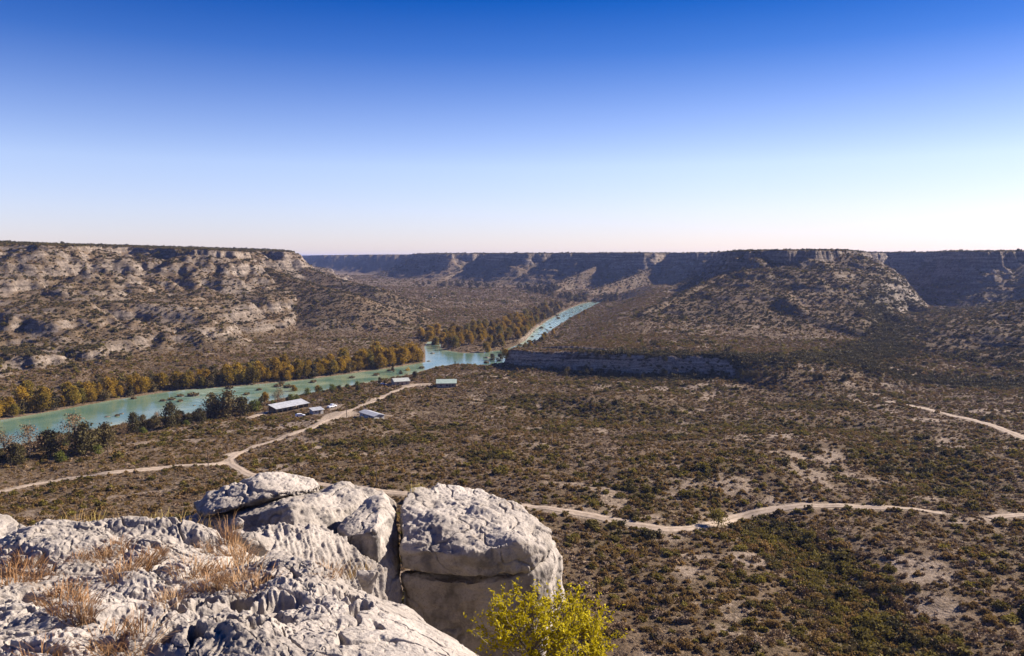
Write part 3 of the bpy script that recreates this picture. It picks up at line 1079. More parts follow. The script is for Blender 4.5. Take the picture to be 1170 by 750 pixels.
# ------------------------------------------------------------------ trees
def crown_mesh(name, mat, seed, h, w, base, clumps=18, leaves=42, size=0.34, cone=0.0):
    rng = np.random.default_rng(seed)
    cs, ctr = [], []
    for k in range(clumps):
        t = rng.uniform(0, 1) ** 0.85
        zz = base + (h - base) * (0.08 + 0.86 * t)
        prof = math.sin(math.pi * min(1, 0.18 + 0.80 * t)) ** 0.7 if not cone else (1.05 - t)
        a = rng.uniform(0, 6.28)
        d = rng.uniform(0.35, 1.0) * prof * w * 0.36
        c = np.array([math.cos(a) * d, math.sin(a) * d, zz])
        r = rng.uniform(0.16, 0.27) * w * (0.7 + 0.5 * prof)
        q = rng.normal(size=(leaves, 3))
        q /= np.linalg.norm(q, axis=1)[:, None]
        q *= (rng.uniform(0.3, 1.1, leaves))[:, None] * np.array([r, r, r * rng.uniform(0.75, 1.2)])
        cs.append(c + q)
        ctr.append(c)
    v, f = leaf_quads(np.concatenate(cs), size, rng)
    me = np_mesh(name, v, f, False)
    me.materials.append(M[mat])
    return me, ctr


def trunk_mesh(name, seed, h, base, ctr, r0, lean=0.4):
    rng = np.random.default_rng(seed)
    top = h * 0.8
    axis = [Vector((lean * math.sin(t * 2.3 + seed) * t, lean * math.cos(t * 1.7 + seed) * t, top * t)) for t in np.linspace(0, 1, 7)]
    parts = [tube(axis, list(np.linspace(r0, r0 * 0.25, 7)), 6)]
    for c in ctr[::2]:
        c = Vector(c)
        t = max(0.15, min(0.9, (c.z - 0.25 * base) / top * 0.62))
        p = axis[0].lerp(axis[-1], t)
        mid = p.lerp(c, 0.55) + Vector((0, 0, 0.25))
        parts.append(tube([p, mid, c], [r0 * 0.4 * (1 - 0.5 * t), r0 * 0.22, r0 * 0.07], 4))
    v, f = join(parts)
    me = np_mesh(name, v, f, True)
    me.materials.append(M['bark'])
    return me


TREES = {}


def tree_kind(key, mat, h, w, base, n=3, **kw):
    L = []
    for j in range(n):
        rs_ = hash_seed(key) + j
        rng = np.random.default_rng(rs_)
        hh, ww = h * rng.uniform(0.92, 1.08), w * rng.uniform(0.9, 1.1)
        cm, ctr = crown_mesh('crown', mat, rs_, hh, ww, base, **kw)
        tm = trunk_mesh('trunk', rs_ + 50, hh, base, ctr, 0.02 * h + 0.06)
        L.append((cm, tm))
    TREES[key] = L


def hash_seed(s):
    return sum((i + 1) * ord(c) for i, c in enumerate(s)) % 9973


tree_kind('orange', 'leaf_orange', 12.0, 9.8, 0.9, 4, clumps=30, leaves=56, size=0.36)
tree_kind('dark', 'leaf_dark', 11.0, 11.5, 0.8, 3, clumps=30, leaves=60, size=0.33)
tree_kind('far', 'leaf_far', 9.0, 8.5, 0.6, 3, clumps=14, leaves=40, size=0.46)
tree_kind('bright', 'leaf_bright', 5.6, 7.6, 0.3, 2, clumps=18, leaves=50, size=0.25)
tree_kind('gold', 'leaf_gold', 4.2, 3.6, 0.7, 1, clumps=14, leaves=46, size=0.18)
tree_kind('cone', 'leaf_dark', 8.0, 3.6, 0.6, 1, clumps=20, leaves=46, size=0.22, cone=1.0)
tree_kind('bare', 'bush_brown', 12.0, 11.5, 1.5, 2, clumps=30, leaves=36, size=0.20)
tree_kind('small', 'bush_green', 4.0, 5.2, 1.3, 1, clumps=16, leaves=80, size=0.14)
NT = [0]


def tree(key, x, y, s, label, name='tree', group=None, z=None):
    NT[0] += 1
    rng = random.Random(NT[0] * 7 + 1)
    cm, tm = TREES[key][rng.randrange(len(TREES[key]))]
    zz = H(x, y) if z is None else z
    o = empty(name, (x, y, zz - 0.15), rng.uniform(0, 6.28), s)
    tag(o, label, 'tree', group)
    link('crown', cm, None, o)
    link('trunk', tm, None, o)
    return o


NEAR_BANK = [(0, 524), (50, 511), (100, 500), (150, 490), (200, 481), (240, 474), (290, 465), (340, 455), (400, 444), (440, 436.5), (470, 431)]


def belt_trees():
    rng = random.Random(21)
    FB = [Vector((*gnd(u, v, 0), 0)) for u, v in RIVER_PX[1:11]]
    # far bank belt, three uneven rows
    d = [0]
    for a, b_ in zip(FB[:-1], FB[1:]):
        d.append(d[-1] + (b_ - a).length)

    def along(s):
        for i in range(len(FB) - 1):
            if s <= d[i + 1]:
                t = (s - d[i]) / (d[i + 1] - d[i])
                p = FB[i].lerp(FB[i + 1], t)
                q = (FB[i + 1] - FB[i]).normalized()
                return p, Vector((-q.y, q.x, 0))
        return FB[-1], Vector((-1, 0, 0))
    for row, (off, gap) in enumerate(((3.0, 4.9), (9.0, 5.8), (19, 8.5), (29, 15.0))):
        s = rng.uniform(0, 4)
        while s < d[-1]:
            p, nrm = along(s)
            if nrm.y < 0:
                nrm = -nrm
            uu, vv = proj(p.x, p.y, 0)
            thin = uu < 250 and row >= 2
            o2 = off + rng.uniform(-2.5, 2.5)
            q = p + nrm * o2
            s += gap * rng.uniform(0.7, 1.35)
            if thin and rng.random() < 0.5:
                continue
            key = 'orange' if rng.random() < 0.86 else 'far'
            if row == 3:
                key = 'far' if rng.random() < 0.6 else 'orange'
            sc = rng.uniform(0.52, 1.0) * (0.9 if uu < 220 else 1.0) * (1.12 if uu > 380 else 1)
            stretch = 'near the left picture edge' if uu < 150 else ('opposite the lone trees' if uu < 280 else ('opposite the metal shed' if uu < 390 else 'left of the pool'))
            rw = ['at the waterline', 'second from the water', 'at the belt\'s back', 'straggling behind the belt'][row]
            kind = 'autumn orange' if key == 'orange' else 'dull olive'
            tree(key, q.x, q.y, sc, f'{kind} tree {rw} on the far bank {stretch}', 'riverside_tree', 'autumn trees along the far river bank')
    # grove between the pool and the far reach
    G = [gnd(u, v, 1.5) for u, v in [(489, 391), (515, 399.5), (556, 401), (586, 394), (607, 377), (620, 367.5), (636, 358.5), (645, 351), (630, 351), (606, 361), (570, 373), (530, 381), (484, 385), (470, 389)]]
    xs = [p[0] for p in G]
    ys = [p[1] for p in G]
    placed = []
    tries = 0
    while len(placed) < 150 and tries < 12000:
        tries += 1
        x, y = rng.uniform(min(xs), max(xs)), rng.uniform(min(ys), max(ys))
        if sdf_poly(G, np.array([x]), np.array([y]))[0] > -1:
            continue
        if any((x - a) ** 2 + (y - b_) ** 2 < 38 for a, b_ in placed):
            continue
        placed.append((x, y))
    for x, y in placed:
        far = y > 980
        key = 'far' if (far and rng.random() < 0.55) or rng.random() < 0.12 else 'orange'
        uu, vv = proj(x, y, 0)
        wh = 'bordering the pool' if y < 740 else ('deep in the grove' if y < 900 else 'at the grove\'s far end')
        sd = 'on its left side' if uu < 530 else ('in its middle' if uu < 585 else 'on its river side')
        kind = 'rust orange' if key == 'orange' else 'dull olive'
        tree(key, x, y, rng.uniform(0.6, 0.95), f'{kind} tree {wh} {sd}', 'riverside_tree', 'autumn grove between pool and rapids')
    # dark tree lines farther up the valley
    for (u0, v0, u1, v1, z, n, lab) in ((470, 326, 640, 331, 17, 52, 'dark tree in the far tree line below the shadowed cliffs'),
                                        (600, 331, 650, 342, 9, 30, 'dull tree in the band above the far end of the rapids'),
                                        (640, 345, 712, 342.5, 3, 26, 'low dark tree at the head of the far rapids')):
        for i in range(n):
            t = rng.random()
            u, v = u0 + (u1 - u0) * t + rng.uniform(-3, 3), v0 + (v1 - v0) * t + rng.gauss(0, 1.2)
            x, y = pick(u, v, 600)
            if sdf_poly(RIVER, np.array([x]), np.array([y]))[0] < 2:
                continue
            tree('far', x, y, rng.uniform(0.7, 1.25), lab, 'valley_tree', 'distant tree lines up the valley')
    # left bank of the rapids
    for i in range(44):
        t = (i + rng.random()) / 44
        u = np.interp(t, [0, .35, .65, 1], [598, 612, 640, 678]) - rng.uniform(0.5, 5)
        v = np.interp(t, [0, .35, .65, 1], [389, 375, 357.5, 344.5]) + rng.uniform(-0.5, 0.3)
        x, y = gnd(u, v, 1.5)
        if sdf_poly(RIVER, np.array([x]), np.array([y]))[0] < 0.8:
            continue
        tree('orange' if rng.random() < 0.45 else 'far', x, y, rng.uniform(0.35, 0.7), 'small autumn tree on the left bank of the far rapids, right of the grove', 'riverside_tree', 'small trees along the left bank of the rapids')
    # right bank of the rapids
    for i in range(26):
        t = rng.random()
        px_ = [(578, 414), (590, 404), (604, 397), (622, 389), (640, 378), (660, 366), (676, 356), (694, 348)]
        k = min(int(t * 7), 6)
        f = t * 7 - k
        u = px_[k][0] * (1 - f) + px_[k + 1][0] * f + rng.uniform(1, 5)
        v = px_[k][1] * (1 - f) + px_[k + 1][1] * f
        x, y = gnd(u, v, 1)
        if sdf_poly(RIVER, np.array([x]), np.array([y]))[0] < 0.5:
            continue
        tree('orange' if rng.random() < 0.5 else 'far', x, y, rng.uniform(0.28, 0.55), 'small rusty tree on the right bank of the far rapids', 'riverside_tree', 'small trees along the right bank of the rapids')
    # creek line under the low cliff
    for i in range(38):
        u = rng.uniform(640, 1000)
        v = 428.5 + (u - 640) / 360 * 6 + rng.gauss(0, 1.3)
        x, y = pick(u, v, 300)
        if sdf_poly(RIVER, np.array([x]), np.array([y]))[0] < 1:
            continue
        part = 'under the banded cliff' if u < 760 else ('under the right end of the low cliff' if u < 870 else 'where the creek turns into the side canyon')
        tree('dark', x, y, rng.uniform(0.22, 0.42), f'dark bushy tree in the creek line {part}', 'creek_tree', 'dark trees along the creek')
    # single trees on the near bank
    for (u, v, key, s, lab) in [
        (6, 524, 'bare', 0.95, 'thin bare pale tree at the left edge before the water'),
        (34, 525, 'bare', 1.0, 'spreading half bare brown tree standing second from the left edge'),
        (58, 522, 'dark', 0.95, 'dense dark tree between the half bare tree and the tall brown tree'),
        (86, 517, 'bare', 1.15, 'tall brown leaved tree rising highest in the near bank clump'),
        (98, 519, 'dark', 1.05, 'broad dark tree right beneath the tall brown one'),
        (122, 511, 'dark', 0.85, 'dark round tree at the right end of the near bank clump'),
        (20, 531, 'dark', 0.6, 'low dark tree in front of the bare trees at left edge'),
        (70, 528, 'bright', 0.7, 'low olive green bush tree in front of the near bank clump'),
        (112, 519, 'bright', 0.6, 'small yellow green tree at the foot of the near bank clump'),
        (152, 495, 'dark', 0.72, 'dark spreading tree alone against the turquoise water'),
        (142, 500, 'bare', 0.5, 'low brown bush tree left of the lone spreading tree'),
        (164, 496, 'bright', 0.55, 'bright green low tree between the two dark spreading trees'),
        (194, 489, 'dark', 0.92, 'larger dark spreading tree second along the turquoise water'),
        (213, 487, 'bright', 0.5, 'small green bush tree at the right foot of the larger spreading tree'),
        (244, 478, 'dark', 1.05, 'big dark evergreen mass left of the metal shed'),
        (262, 477, 'dark', 1.15, 'tallest dark evergreen left of the metal shed'),
        (278, 475, 'dark', 0.85, 'dark evergreen at the right of the evergreen mass'),
        (228, 483, 'dark', 0.6, 'low dark tree at the left skirt of the evergreen mass'),
        (292, 470, 'bright', 0.95, 'green tree between the dark evergreens and the metal shed'),
        (303, 462, 'orange', 0.55, 'slim rust coloured tree behind the metal shed'),
        (318, 462, 'bare', 0.75, 'brownish leafy tree behind the middle of the metal shed'),
        (332, 459, 'bright', 0.75, 'olive green tree behind the far end of the metal shed'),
        (336, 450, 'orange', 0.4, 'small tawny tree at the water beyond the metal shed'),
        (351, 452, 'bright', 0.7, 'bright green low tree at the water beyond the small shed'),
        (366, 449, 'bright', 0.62, 'round bright green shrub tree near the water above the small shed'),
        (379, 447, 'bright', 0.75, 'plump dark edged green tree by the water above the cabin'),
        (363, 449, 'orange', 0.36, 'small orange tree standing at the water above the small shed'),
        (397, 444, 'bright', 0.5, 'low green tree by the water left of the grey roofed house'),
        (408, 442, 'bright', 0.55, 'low green tree by the water just before the blue car'),
        (449, 428, 'cone', 1.0, 'slim dark conical tree standing in the shallows'),
        (458, 430, 'dark', 0.35, 'small dark tree right of the slim conical tree'),
        (466, 426, 'gold', 1.0, 'bright golden yellow little tree on the gravel bar'),
        (474, 432, 'dark', 0.4, 'small dark tree behind the grey roofed house'),
        (520, 418.5, 'cone', 0.45, 'tiny dark pointed tree at the near edge of the pool'),
        (562, 414, 'dark', 0.55, 'dark tree on the spit right of the pool'),
        (571, 415, 'far', 0.75, 'dull tree at the left foot of the low cliff'),
        (578, 411, 'orange', 0.6, 'rusty tree at the left end of the low cliff'),
        (575, 405, 'far', 0.6, 'olive tree on the bank above the left end of the low cliff'),
    ]:
        x, y = pick(u, v, 150)
        tree(key, x, y, s, lab, 'tree')
    # bushes crowding the near bank
    n = 0
    while n < 64:
        t = rng.random()
        i = rng.randrange(len(NEAR_BANK) - 1)
        u = NEAR_BANK[i][0] + (NEAR_BANK[i + 1][0] - NEAR_BANK[i][0]) * t
        v = NEAR_BANK[i][1] + (NEAR_BANK[i + 1][1] - NEAR_BANK[i][1]) * t + rng.uniform(0.5, 5.0)
        x, y = pick(u, v, 200)
        n += 1
        if sdf_poly(RIVER, np.array([x]), np.array([y]))[0] < 1:
            continue
        key = rng.choice(['bright', 'dark', 'dark', 'bare'])
        col = {'bright': 'green', 'dark': 'dark green', 'bare': 'brownish'}[key]
        wh = 'near the left edge' if u < 140 else ('below the lone spreading trees' if u < 225 else ('near the metal shed' if u < 350 else 'near the houses'))
        tree(key, x, y, rng.uniform(0.25, 0.5) * (1.3 if key == 'bright' else 1) * (0.7 if u > 350 else 1), f'low {col} bushy growth along the near bank {wh}', 'riverside_bush', 'bushes along the near river bank')
    x, y = pick(820, 603, 120)
    tree('small', x, y, 1.0, 'small round green tree standing alone at the edge of the dirt road', 'tree')

# ------------------------------------------------------------------ buildings and vehicles
def bm_box(bm, x0, x1, y0, y1, z0, z1):
    vs = [bm.verts.new((x, y, z)) for x in (x0, x1) for y in (y0, y1) for z in (z0, z1)]
    for f in ((0, 1, 3, 2), (4, 6, 7, 5), (0, 4, 5, 1), (2, 3, 7, 6), (0, 2, 6, 4), (1, 5, 7, 3)):
        bm.faces.new([vs[i] for i in f])


def bm_prism(bm, prof, a0, a1, axis='x'):
    """profile of (b, z) points extruded along an axis"""
    n = len(prof)
    A, B = [], []
    for (b_, z) in prof:
        A.append(bm.verts.new((a0, b_, z) if axis == 'x' else (b_, a0, z)))
        B.append(bm.verts.new((a1, b_, z) if axis == 'x' else (b_, a1, z)))
    bm.faces.new(A)
    bm.faces.new(B[::-1])
    for i in range(n):
        j = (i + 1) % n
        bm.faces.new((A[i], B[i], B[j], A[j]))


def bm_tube(bm, pts, radii, sides=6):
    v, f = tube(pts, radii, sides)
    vs = [bm.verts.new(q) for q in v]
    for q in f:
        bm.faces.new([vs[i] for i in q])
    bm.faces.new(vs[:sides][::-1])
    bm.faces.new(vs[-sides:])


def bm_obj(name, fn, mat, parent):
    bm = bmesh.new()
    fn(bm)
    bmesh.ops.recalc_face_normals(bm, faces=bm.faces)
    me = bpy.data.meshes.new(name)
    bm.to_mesh(me)
    bm.free()
    return link(name, me, M[mat], parent)


CLEAR = []


def corr_roof(bm, x0, x1, y0, y1, z0, z1, th=0.09, n=None):
    """corrugated sheet sloping from z0 at y0 to z1 at y1, ribs running down the slope"""
    n = n or int((x1 - x0) / 0.30)
    top, bot = [], []
    for i in range(n + 1):
        x = x0 + (x1 - x0) * i / n
        dz = 0.035 if i % 2 else 0.0
        top.append((bm.verts.new((x, y0, z0 + dz)), bm.verts.new((x, y1, z1 + dz))))
        bot.append((bm.verts.new((x, y0, z0 - th)), bm.verts.new((x, y1, z1 - th))))
    for i in range(n):
        bm.faces.new((top[i][0], top[i + 1][0], top[i + 1][1], top[i][1]))
        bm.faces.new((bot[i][0], bot[i][1], bot[i + 1][1], bot[i + 1][0]))
        bm.faces.new((top[i][0], bot[i][0], bot[i + 1][0], top[i + 1][0]))
        bm.faces.new((top[i][1], top[i + 1][1], bot[i + 1][1], bot[i][1]))
    for i in (0, n):
        bm.faces.new((top[i][0], top[i][1], bot[i][1], bot[i][0]))


def window(parent, cx, cy, z, w, h, face):
    """framed window on a wall; face '-y' or '+x'"""
    def fr(bm):
        if face == '-y':
            for (a0, a1, b0, b1) in ((-w / 2 - .08, -w / 2, -h / 2 - .08, h / 2 + .08), (w / 2, w / 2 + .08, -h / 2 - .08, h / 2 + .08), (-w / 2, w / 2, h / 2, h / 2 + .08), (-w / 2, w / 2, -h / 2 - .08, -h / 2)):
                bm_box(bm, cx + a0, cx + a1, cy - .05, cy + .01, z + b0, z + b1)
        else:
            for (a0, a1, b0, b1) in ((-w / 2 - .08, -w / 2, -h / 2 - .08, h / 2 + .08), (w / 2, w / 2 + .08, -h / 2 - .08, h / 2 + .08), (-w / 2, w / 2, h / 2, h / 2 + .08), (-w / 2, w / 2, -h / 2 - .08, -h / 2)):
                bm_box(bm, cx - .01, cx + .05, cy + a0, cy + a1, z + b0, z + b1)
    o = bm_obj('window', fr, 'wall_white', parent)

    def gl(bm):
        if face == '-y':
            bm_box(bm, cx - w / 2, cx + w / 2, cy - .02, cy + .005, z - h / 2, z + h / 2)
        else:
            bm_box(bm, cx - .005, cx + .02, cy - w / 2, cy + w / 2, z - h / 2, z + h / 2)
    bm_obj('pane', gl, 'glass_dark', o)


def door(parent, cx, cy, face, w=0.95, h=2.0):
    def fn(bm):
        if face == '-y':
            bm_box(bm, cx - w / 2, cx + w / 2, cy - .04, cy + .01, 0.05, h)
        else:
            bm_box(bm, cx - .01, cx + .04, cy - w / 2, cy + w / 2, 0.05, h)
    bm_obj('door', fn, 'wood', parent)


def build_houses():
    # long open shed with a white metal roof (its long side runs away to the right)
    a = Vector((*pick(311, 472.5, 200), 0))
    b_ = Vector((*pick(349, 464.5, 200), 0))
    L = (b_ - a).length
    ang = math.atan2(b_.y - a.y, b_.x - a.x)
    c = (a + b_) / 2
    CLEAR.append((c.x, c.y, L * 0.45))
    zb = min(H(c.x, c.y), H(a.x, a.y), H(b_.x, b_.y)) - 0.1
    t = empty('metal_shed', (c.x, c.y, zb), ang)
    tag(t, 'long open shed with a white corrugated metal roof on posts', 'shed')
    W = 6.4
    bm_obj('roof', lambda bm: corr_roof(bm, -L / 2, L / 2, -W / 2, W / 2, 2.75, 4.3), 'white_metal', t)
    for i in range(7):
        x = -L / 2 + 0.6 + (L - 1.2) * i / 6
        for y, h in ((-W / 2 + 0.3, 2.75), (W / 2 - 0.3, 4.15)):
            bm_obj('post', lambda bm, x=x, y=y, h=h: bm_box(bm, x - .09, x + .09, y - .09, y + .09, -1.0, h), 'wood', t)
    bm_obj('back_wall', lambda bm: bm_box(bm, -L / 2 + .4, L / 2 - .4, W / 2 - .2, W / 2 - .1, -.8, 3.4), 'wall_tan', t)
    bm_obj('end_wall', lambda bm: bm_box(bm, L / 2 - .5, L / 2 - .35, -W / 2 + .5, W / 2 - .5, -.8, 2.7), 'wall_tan', t)

    def hut(u0, v0, u1, v1, W, h, roof, wall, label, name, ridge=None, off=0.0, cat='house'):
        a = Vector((*pick(u0, v0, 200), 0))
        b_ = Vector((*pick(u1, v1, 200), 0))
        L = (b_ - a).length
        ang = math.atan2(b_.y - a.y, b_.x - a.x)
        nrm = Vector((-math.sin(ang), math.cos(ang), 0))
        c = (a + b_) / 2 + nrm * W / 2
        CLEAR.append((c.x, c.y, max(L, W) * 0.62))
        CLEAR.append((c.x - nrm.x * W * .55, c.y - nrm.y * W * .55, L * 0.45))
        zb = min(H(c.x, c.y), H(a.x, a.y), H(b_.x, b_.y))
        t = empty(name, (c.x, c.y, zb), ang)
        tag(t, label, cat)
        x, y = L / 2, W / 2
        if ridge:
            bm_obj('wall', lambda bm: bm_prism(bm, [(-y, -.8), (y, -.8), (y, h), (0, h + ridge), (-y, h)], -x, x), wall, t)
            e = 0.45

            def rf(bm):
                s = ridge / y
                corr_roof(bm, -x - e, x + e, -y - e, 0.0, h - s * e + .12, h + ridge + .12)
                corr_roof(bm, -x - e, x + e, y + e, 0.0, h - s * e + .12, h + ridge + .12)
            bm_obj('roof', rf, roof, t)
        else:
            bm_obj('wall', lambda bm: bm_prism(bm, [(-y, -.8), (y, -.8), (y, h + .5), (-y, h)], -x, x), wall, t)
            bm_obj('roof', lambda bm: corr_roof(bm, -x - .4, x + .4, -y - .7, y + .4, h + .02, h + .75), roof, t)
        return t, x, y

    t, x, y = hut(357.5, 474.5, 369.5, 473, 3.6, 2.2, 'white_metal', 'wall_white', 'small flat roofed white shed right of the long shed', 'small_shed', cat='shed')
    door(t, x * 0.3, -y, '-y')
    window(t, -x * 0.4, -y, 1.4, 0.9, 0.7, '-y')
    t, x, y = hut(411, 476.8, 427.5, 478.8, 5.2, 2.4, 'white_metal', 'wall_white', 'small white cabin with a pale metal roof beside the track', 'cabin', ridge=0.7)
    door(t, x, 0.6, '+x')
    window(t, -x * 0.4, -y, 1.5, 1.1, 0.8, '-y')
    window(t, x * 0.35, -y, 1.5, 1.1, 0.8, '-y')
    bm_obj('porch', lambda bm: bm_box(bm, x + .02, x + 1.3, -y + .3, y - .3, -.5, .12), 'wood', t)
    t, x, y = hut(499, 443.6, 521, 442.2, 10.5, 2.7, 'green_metal', 'wall_tan', 'stone house with a wide pale green metal roof', 'house', ridge=1.5)
    for k in (-.6, .05, .65):
        window(t, x * k, -y, 1.5, 1.2, 1.0, '-y')
    door(t, x * 0.35, -y, '-y')
    window(t, x, 1.0, 1.5, 1.2, 1.0, '+x')
    t, x, y = hut(451, 441.2, 468, 439.6, 9.5, 2.6, 'grey_metal', 'wall_tan', 'low house with a weathered grey metal roof near the water', 'house', ridge=1.3)
    for k in (-.55, .6):
        window(t, x * k, -y, 1.5, 1.2, 1.0, '-y')
    door(t, 0.0, -y, '-y')

    def car(u, v, ang, mat, label, pickup=False):
        px_, py_ = pick(u, v, 200)
        CLEAR.append((px_, py_, 4.5))
        t = empty('parked_car' if not pickup else 'pickup_truck', (px_, py_, H(px_, py_) + 0.02), ang)
        tag(t, label, 'car' if not pickup else 'pickup truck')
        if pickup:
            prof = [(-2.6, .45), (2.5, .45), (2.55, .95), (1.5, 1.08), (.85, 1.75), (-.45, 1.78), (-.55, 1.1), (-2.6, 1.08)]
        else:
            prof = [(-2.2, .4), (2.2, .4), (2.3, .8), (1.3, .98), (.55, 1.5), (-1.4, 1.52), (-2.2, 1.0)]
        bm_obj('body', lambda bm: bm_prism(bm, [(p[0], p[1]) for p in prof], -.88, .88, axis='y'), mat, t)
        for s in (-1, 1):
            gp = [(.72, 1.52), (1.3, 1.06), (-.3, 1.06), (-.3, 1.55)] if pickup else [(.5, 1.40), (1.1, 1.02), (-1.6, 1.02), (-1.35, 1.42)]
            bm_obj('side_window', lambda bm, s=s: bm_prism(bm, gp, .87 * s, .90 * s, axis='y'), 'glass_dark', t)
            for x in (-1.45, 1.45):
                bm_obj('wheel', lambda bm, s=s, x=x: bm_tube(bm, [(x, .68 * s, .36), (x, .93 * s, .36)], [.36, .36], 14), 'tyre', t)
        return t
    car(438, 441.0, 0.35, 'car_blue', 'dark blue car parked left of the grey roofed house')
    car(379.5, 466, 1.0, 'car_white', 'pale pickup truck parked above the bare yard', True)
    car(343, 476.5, 0.4, 'car_white', 'small white car half hidden in scrub below the long shed')

    def pole(u, v, h, label):
        x, y = pick(u, v, 120)
        t = empty('utility_pole', (x, y, H(x, y) - 0.3))
        tag(t, label, 'pole')
        bm_obj('pole', lambda bm: bm_tube(bm, [(0, 0, 0), (0.03, 0, h * .5), (0, 0, h + .3)], [.16, .14, .11], 8), 'wood', t)
        bm_obj('crossarm', lambda bm: bm_box(bm, -.55, .55, .11, .22, h - .35, h - .2), 'wood', t)
        CLEAR.append((x, y, 1.2))
    pole(123.5, 522, 5.6, 'thin wooden utility pole above the left track near the riverside clump')
    pole(238, 537, 6.2, 'thin wooden utility pole where the track nears the fork')
    pole(430, 556, 7.4, 'thin wooden utility pole rising behind the back boulder')
    pole(396, 477, 5.5, 'short wooden utility pole at the edge of the bare yard')


# ------------------------------------------------------------------ stones and islets in the river
def river_rocks():
    rng = random.Random(5)

    def lump(seed, reeds):
        r = np.random.default_rng(seed)
        bm = bmesh.new()
        bmesh.ops.create_icosphere(bm, subdivisions=3, radius=1.0)
        v = np.array([q.co[:] for q in bm.verts])
        f = np.array([[q.index for q in p.verts] for p in bm.faces])
        bm.free()
        d = 1 + 0.35 * fbm3(v * 1.3 + seed, 3)
        v = v * d[:, None] * np.array([1.0, 0.8, 0.38])
        me = np_mesh('river_rock', v, f, True)
        me.materials.append(M['stone_wet'])
        rm = None
        if reeds:
            n = 130
            a = r.uniform(0, 6.28, n)
            q = np.sqrt(r.uniform(0, 1, n))
            c = np.stack([np.cos(a) * q * .95, np.sin(a) * q * .75, 0.15 + r.uniform(0, .65, n) * (1 - .5 * q)], 1)
            v2, f2 = leaf_quads(c, 0.13, r)
            rm = np_mesh('reeds', v2, f2, False)
            rm.materials.append(M['reed'])
        return me, rm
    kinds = [lump(1, False), lump(2, False), lump(3, True), lump(4, True)]

    def put(u, v, s, k, label, grp):
        x, y = gnd(u, v, 0)
        o = empty('river_rock' if k < 2 else 'river_islet', (x, y, -0.08 * s), rng.uniform(0, 6.28))
        o.scale = (s, s, s)
        tag(o, label, 'rock' if k < 2 else 'islet', grp)
        me, rm = kinds[k]
        link('stone', me, None, o)
        if rm:
            link('reeds', rm, None, o)
    for u, v, s, k, lab in [(122.5, 476.5, 1.3, 1, 'dark rock in the water above the lone spreading tree'), (134, 475.5, 1.5, 2, 'low rock beside the dark midstream rock'),
                            (139, 473, 1.3, 0, 'dark round rock farthest right of the midstream three'),
                            (196, 457, 2.4, 3, 'reedy islet at the start of the shallows'), (206, 459, 1.9, 2, 'brown islet just below the reedy one'), (206, 453, 2.2, 3, 'small brown islet behind two others'),
                            (221, 452.5, 3.2, 3, 'largest reedy islet in the shallows'), (186, 458.5, 1.8, 2, 'pale gravel islet left of the shallows'), (153, 456, 1.8, 2, 'islet near the far bank by orange trees'),
                            (222, 463.5, 1.0, 0, 'lone dark stone left of the evergreen mass'), (229, 464, 1.1, 1, 'second dark stone left of the evergreen mass'), (236, 463, 1.0, 0, 'dark stone nearest the evergreen mass'),
                            (262, 444, 2.6, 3, 'tawny islet off the far bank opposite the evergreens'), (282, 451, 2.2, 3, 'small islet midstream behind the shed'), (296, 446, 2.0, 2, 'islet near the far bank behind the shed'),
                            (318, 442, 3.0, 3, 'long brown islet off the far bank opposite the shed'), (330, 443, 3.0, 3, 'brown islet right of the long one'), (322, 439, 2.4, 2, 'islet tight under the far bank trees'),
                            (358, 437, 2.6, 3, 'islet in the narrows opposite the cabin'), (402, 432, 2.2, 3, 'islet in the narrows before the houses'), (430, 429, 2.6, 2, 'gravel islet in the narrows by the houses'),
                            (446, 424, 2.6, 3, 'grassy bar by the conical tree'), (482, 421, 2.4, 2, 'bank islet at the mouth of the pool'), (490, 413, 1.8, 0, 'dark rock at the left corner of the pool'),
                            (494, 404, 2.4, 0, 'dark rock shelf under the grove at the pool'), (546, 403, 2.5, 0, 'dark rock shelf at the right of the pool'), (556, 409, 2.4, 1, 'dark islet rock before the low cliff'),
                            (556, 415, 2.4, 2, 'pale islet on the pool near the low cliff')]:
        put(u, v, s, k, lab, None)
    n = 0
    while n < 46:
        u, v = rng.uniform(588, 690), rng.uniform(346, 398)
        x, y = gnd(u, v, 0)
        if sdf_poly(RIVER, np.array([x]), np.array([y]))[0] > -2:
            continue
        k = rng.choice([0, 1, 2, 3])
        lower = v > 372
        put(u, v, rng.uniform(1.0, 3.0), k, ('dark rock' if k < 2 else 'tawny reedy islet') + (' breaking the lower rapids beside the grove' if lower else ' breaking the far turquoise reach'), 'rocks breaking the far rapids')
        n += 1

# ------------------------------------------------------------------ the limestone ledge in front
EDGE = [(1.5, 2.4), (0.7, 3.3), (0.28, 4.3), (-0.22, 5.3), (-0.85, 6.4), (-1.5, 6.85), (-2.2, 7.35), (-2.9, 8.0), (-4.7, 8.1), (-9.5, 8.3), (-9.5, -3), (1.5, -3)]


def ledge_plane(x, y):
    return 77.81 - 0.147 * (y - 4.4) - 0.015 * np.clip(-x - 1.0, 0, 6)


def on_plane(u, v):
    dx, dy, dz = ray(u, v)
    y = 6.0
    for _ in range(12):
        t = y / dy
        z = float(ledge_plane(np.array(dx * t), np.array(y)))
        t = (z - CAMZ) / dz
        y = dy * t
    return dx * t, y


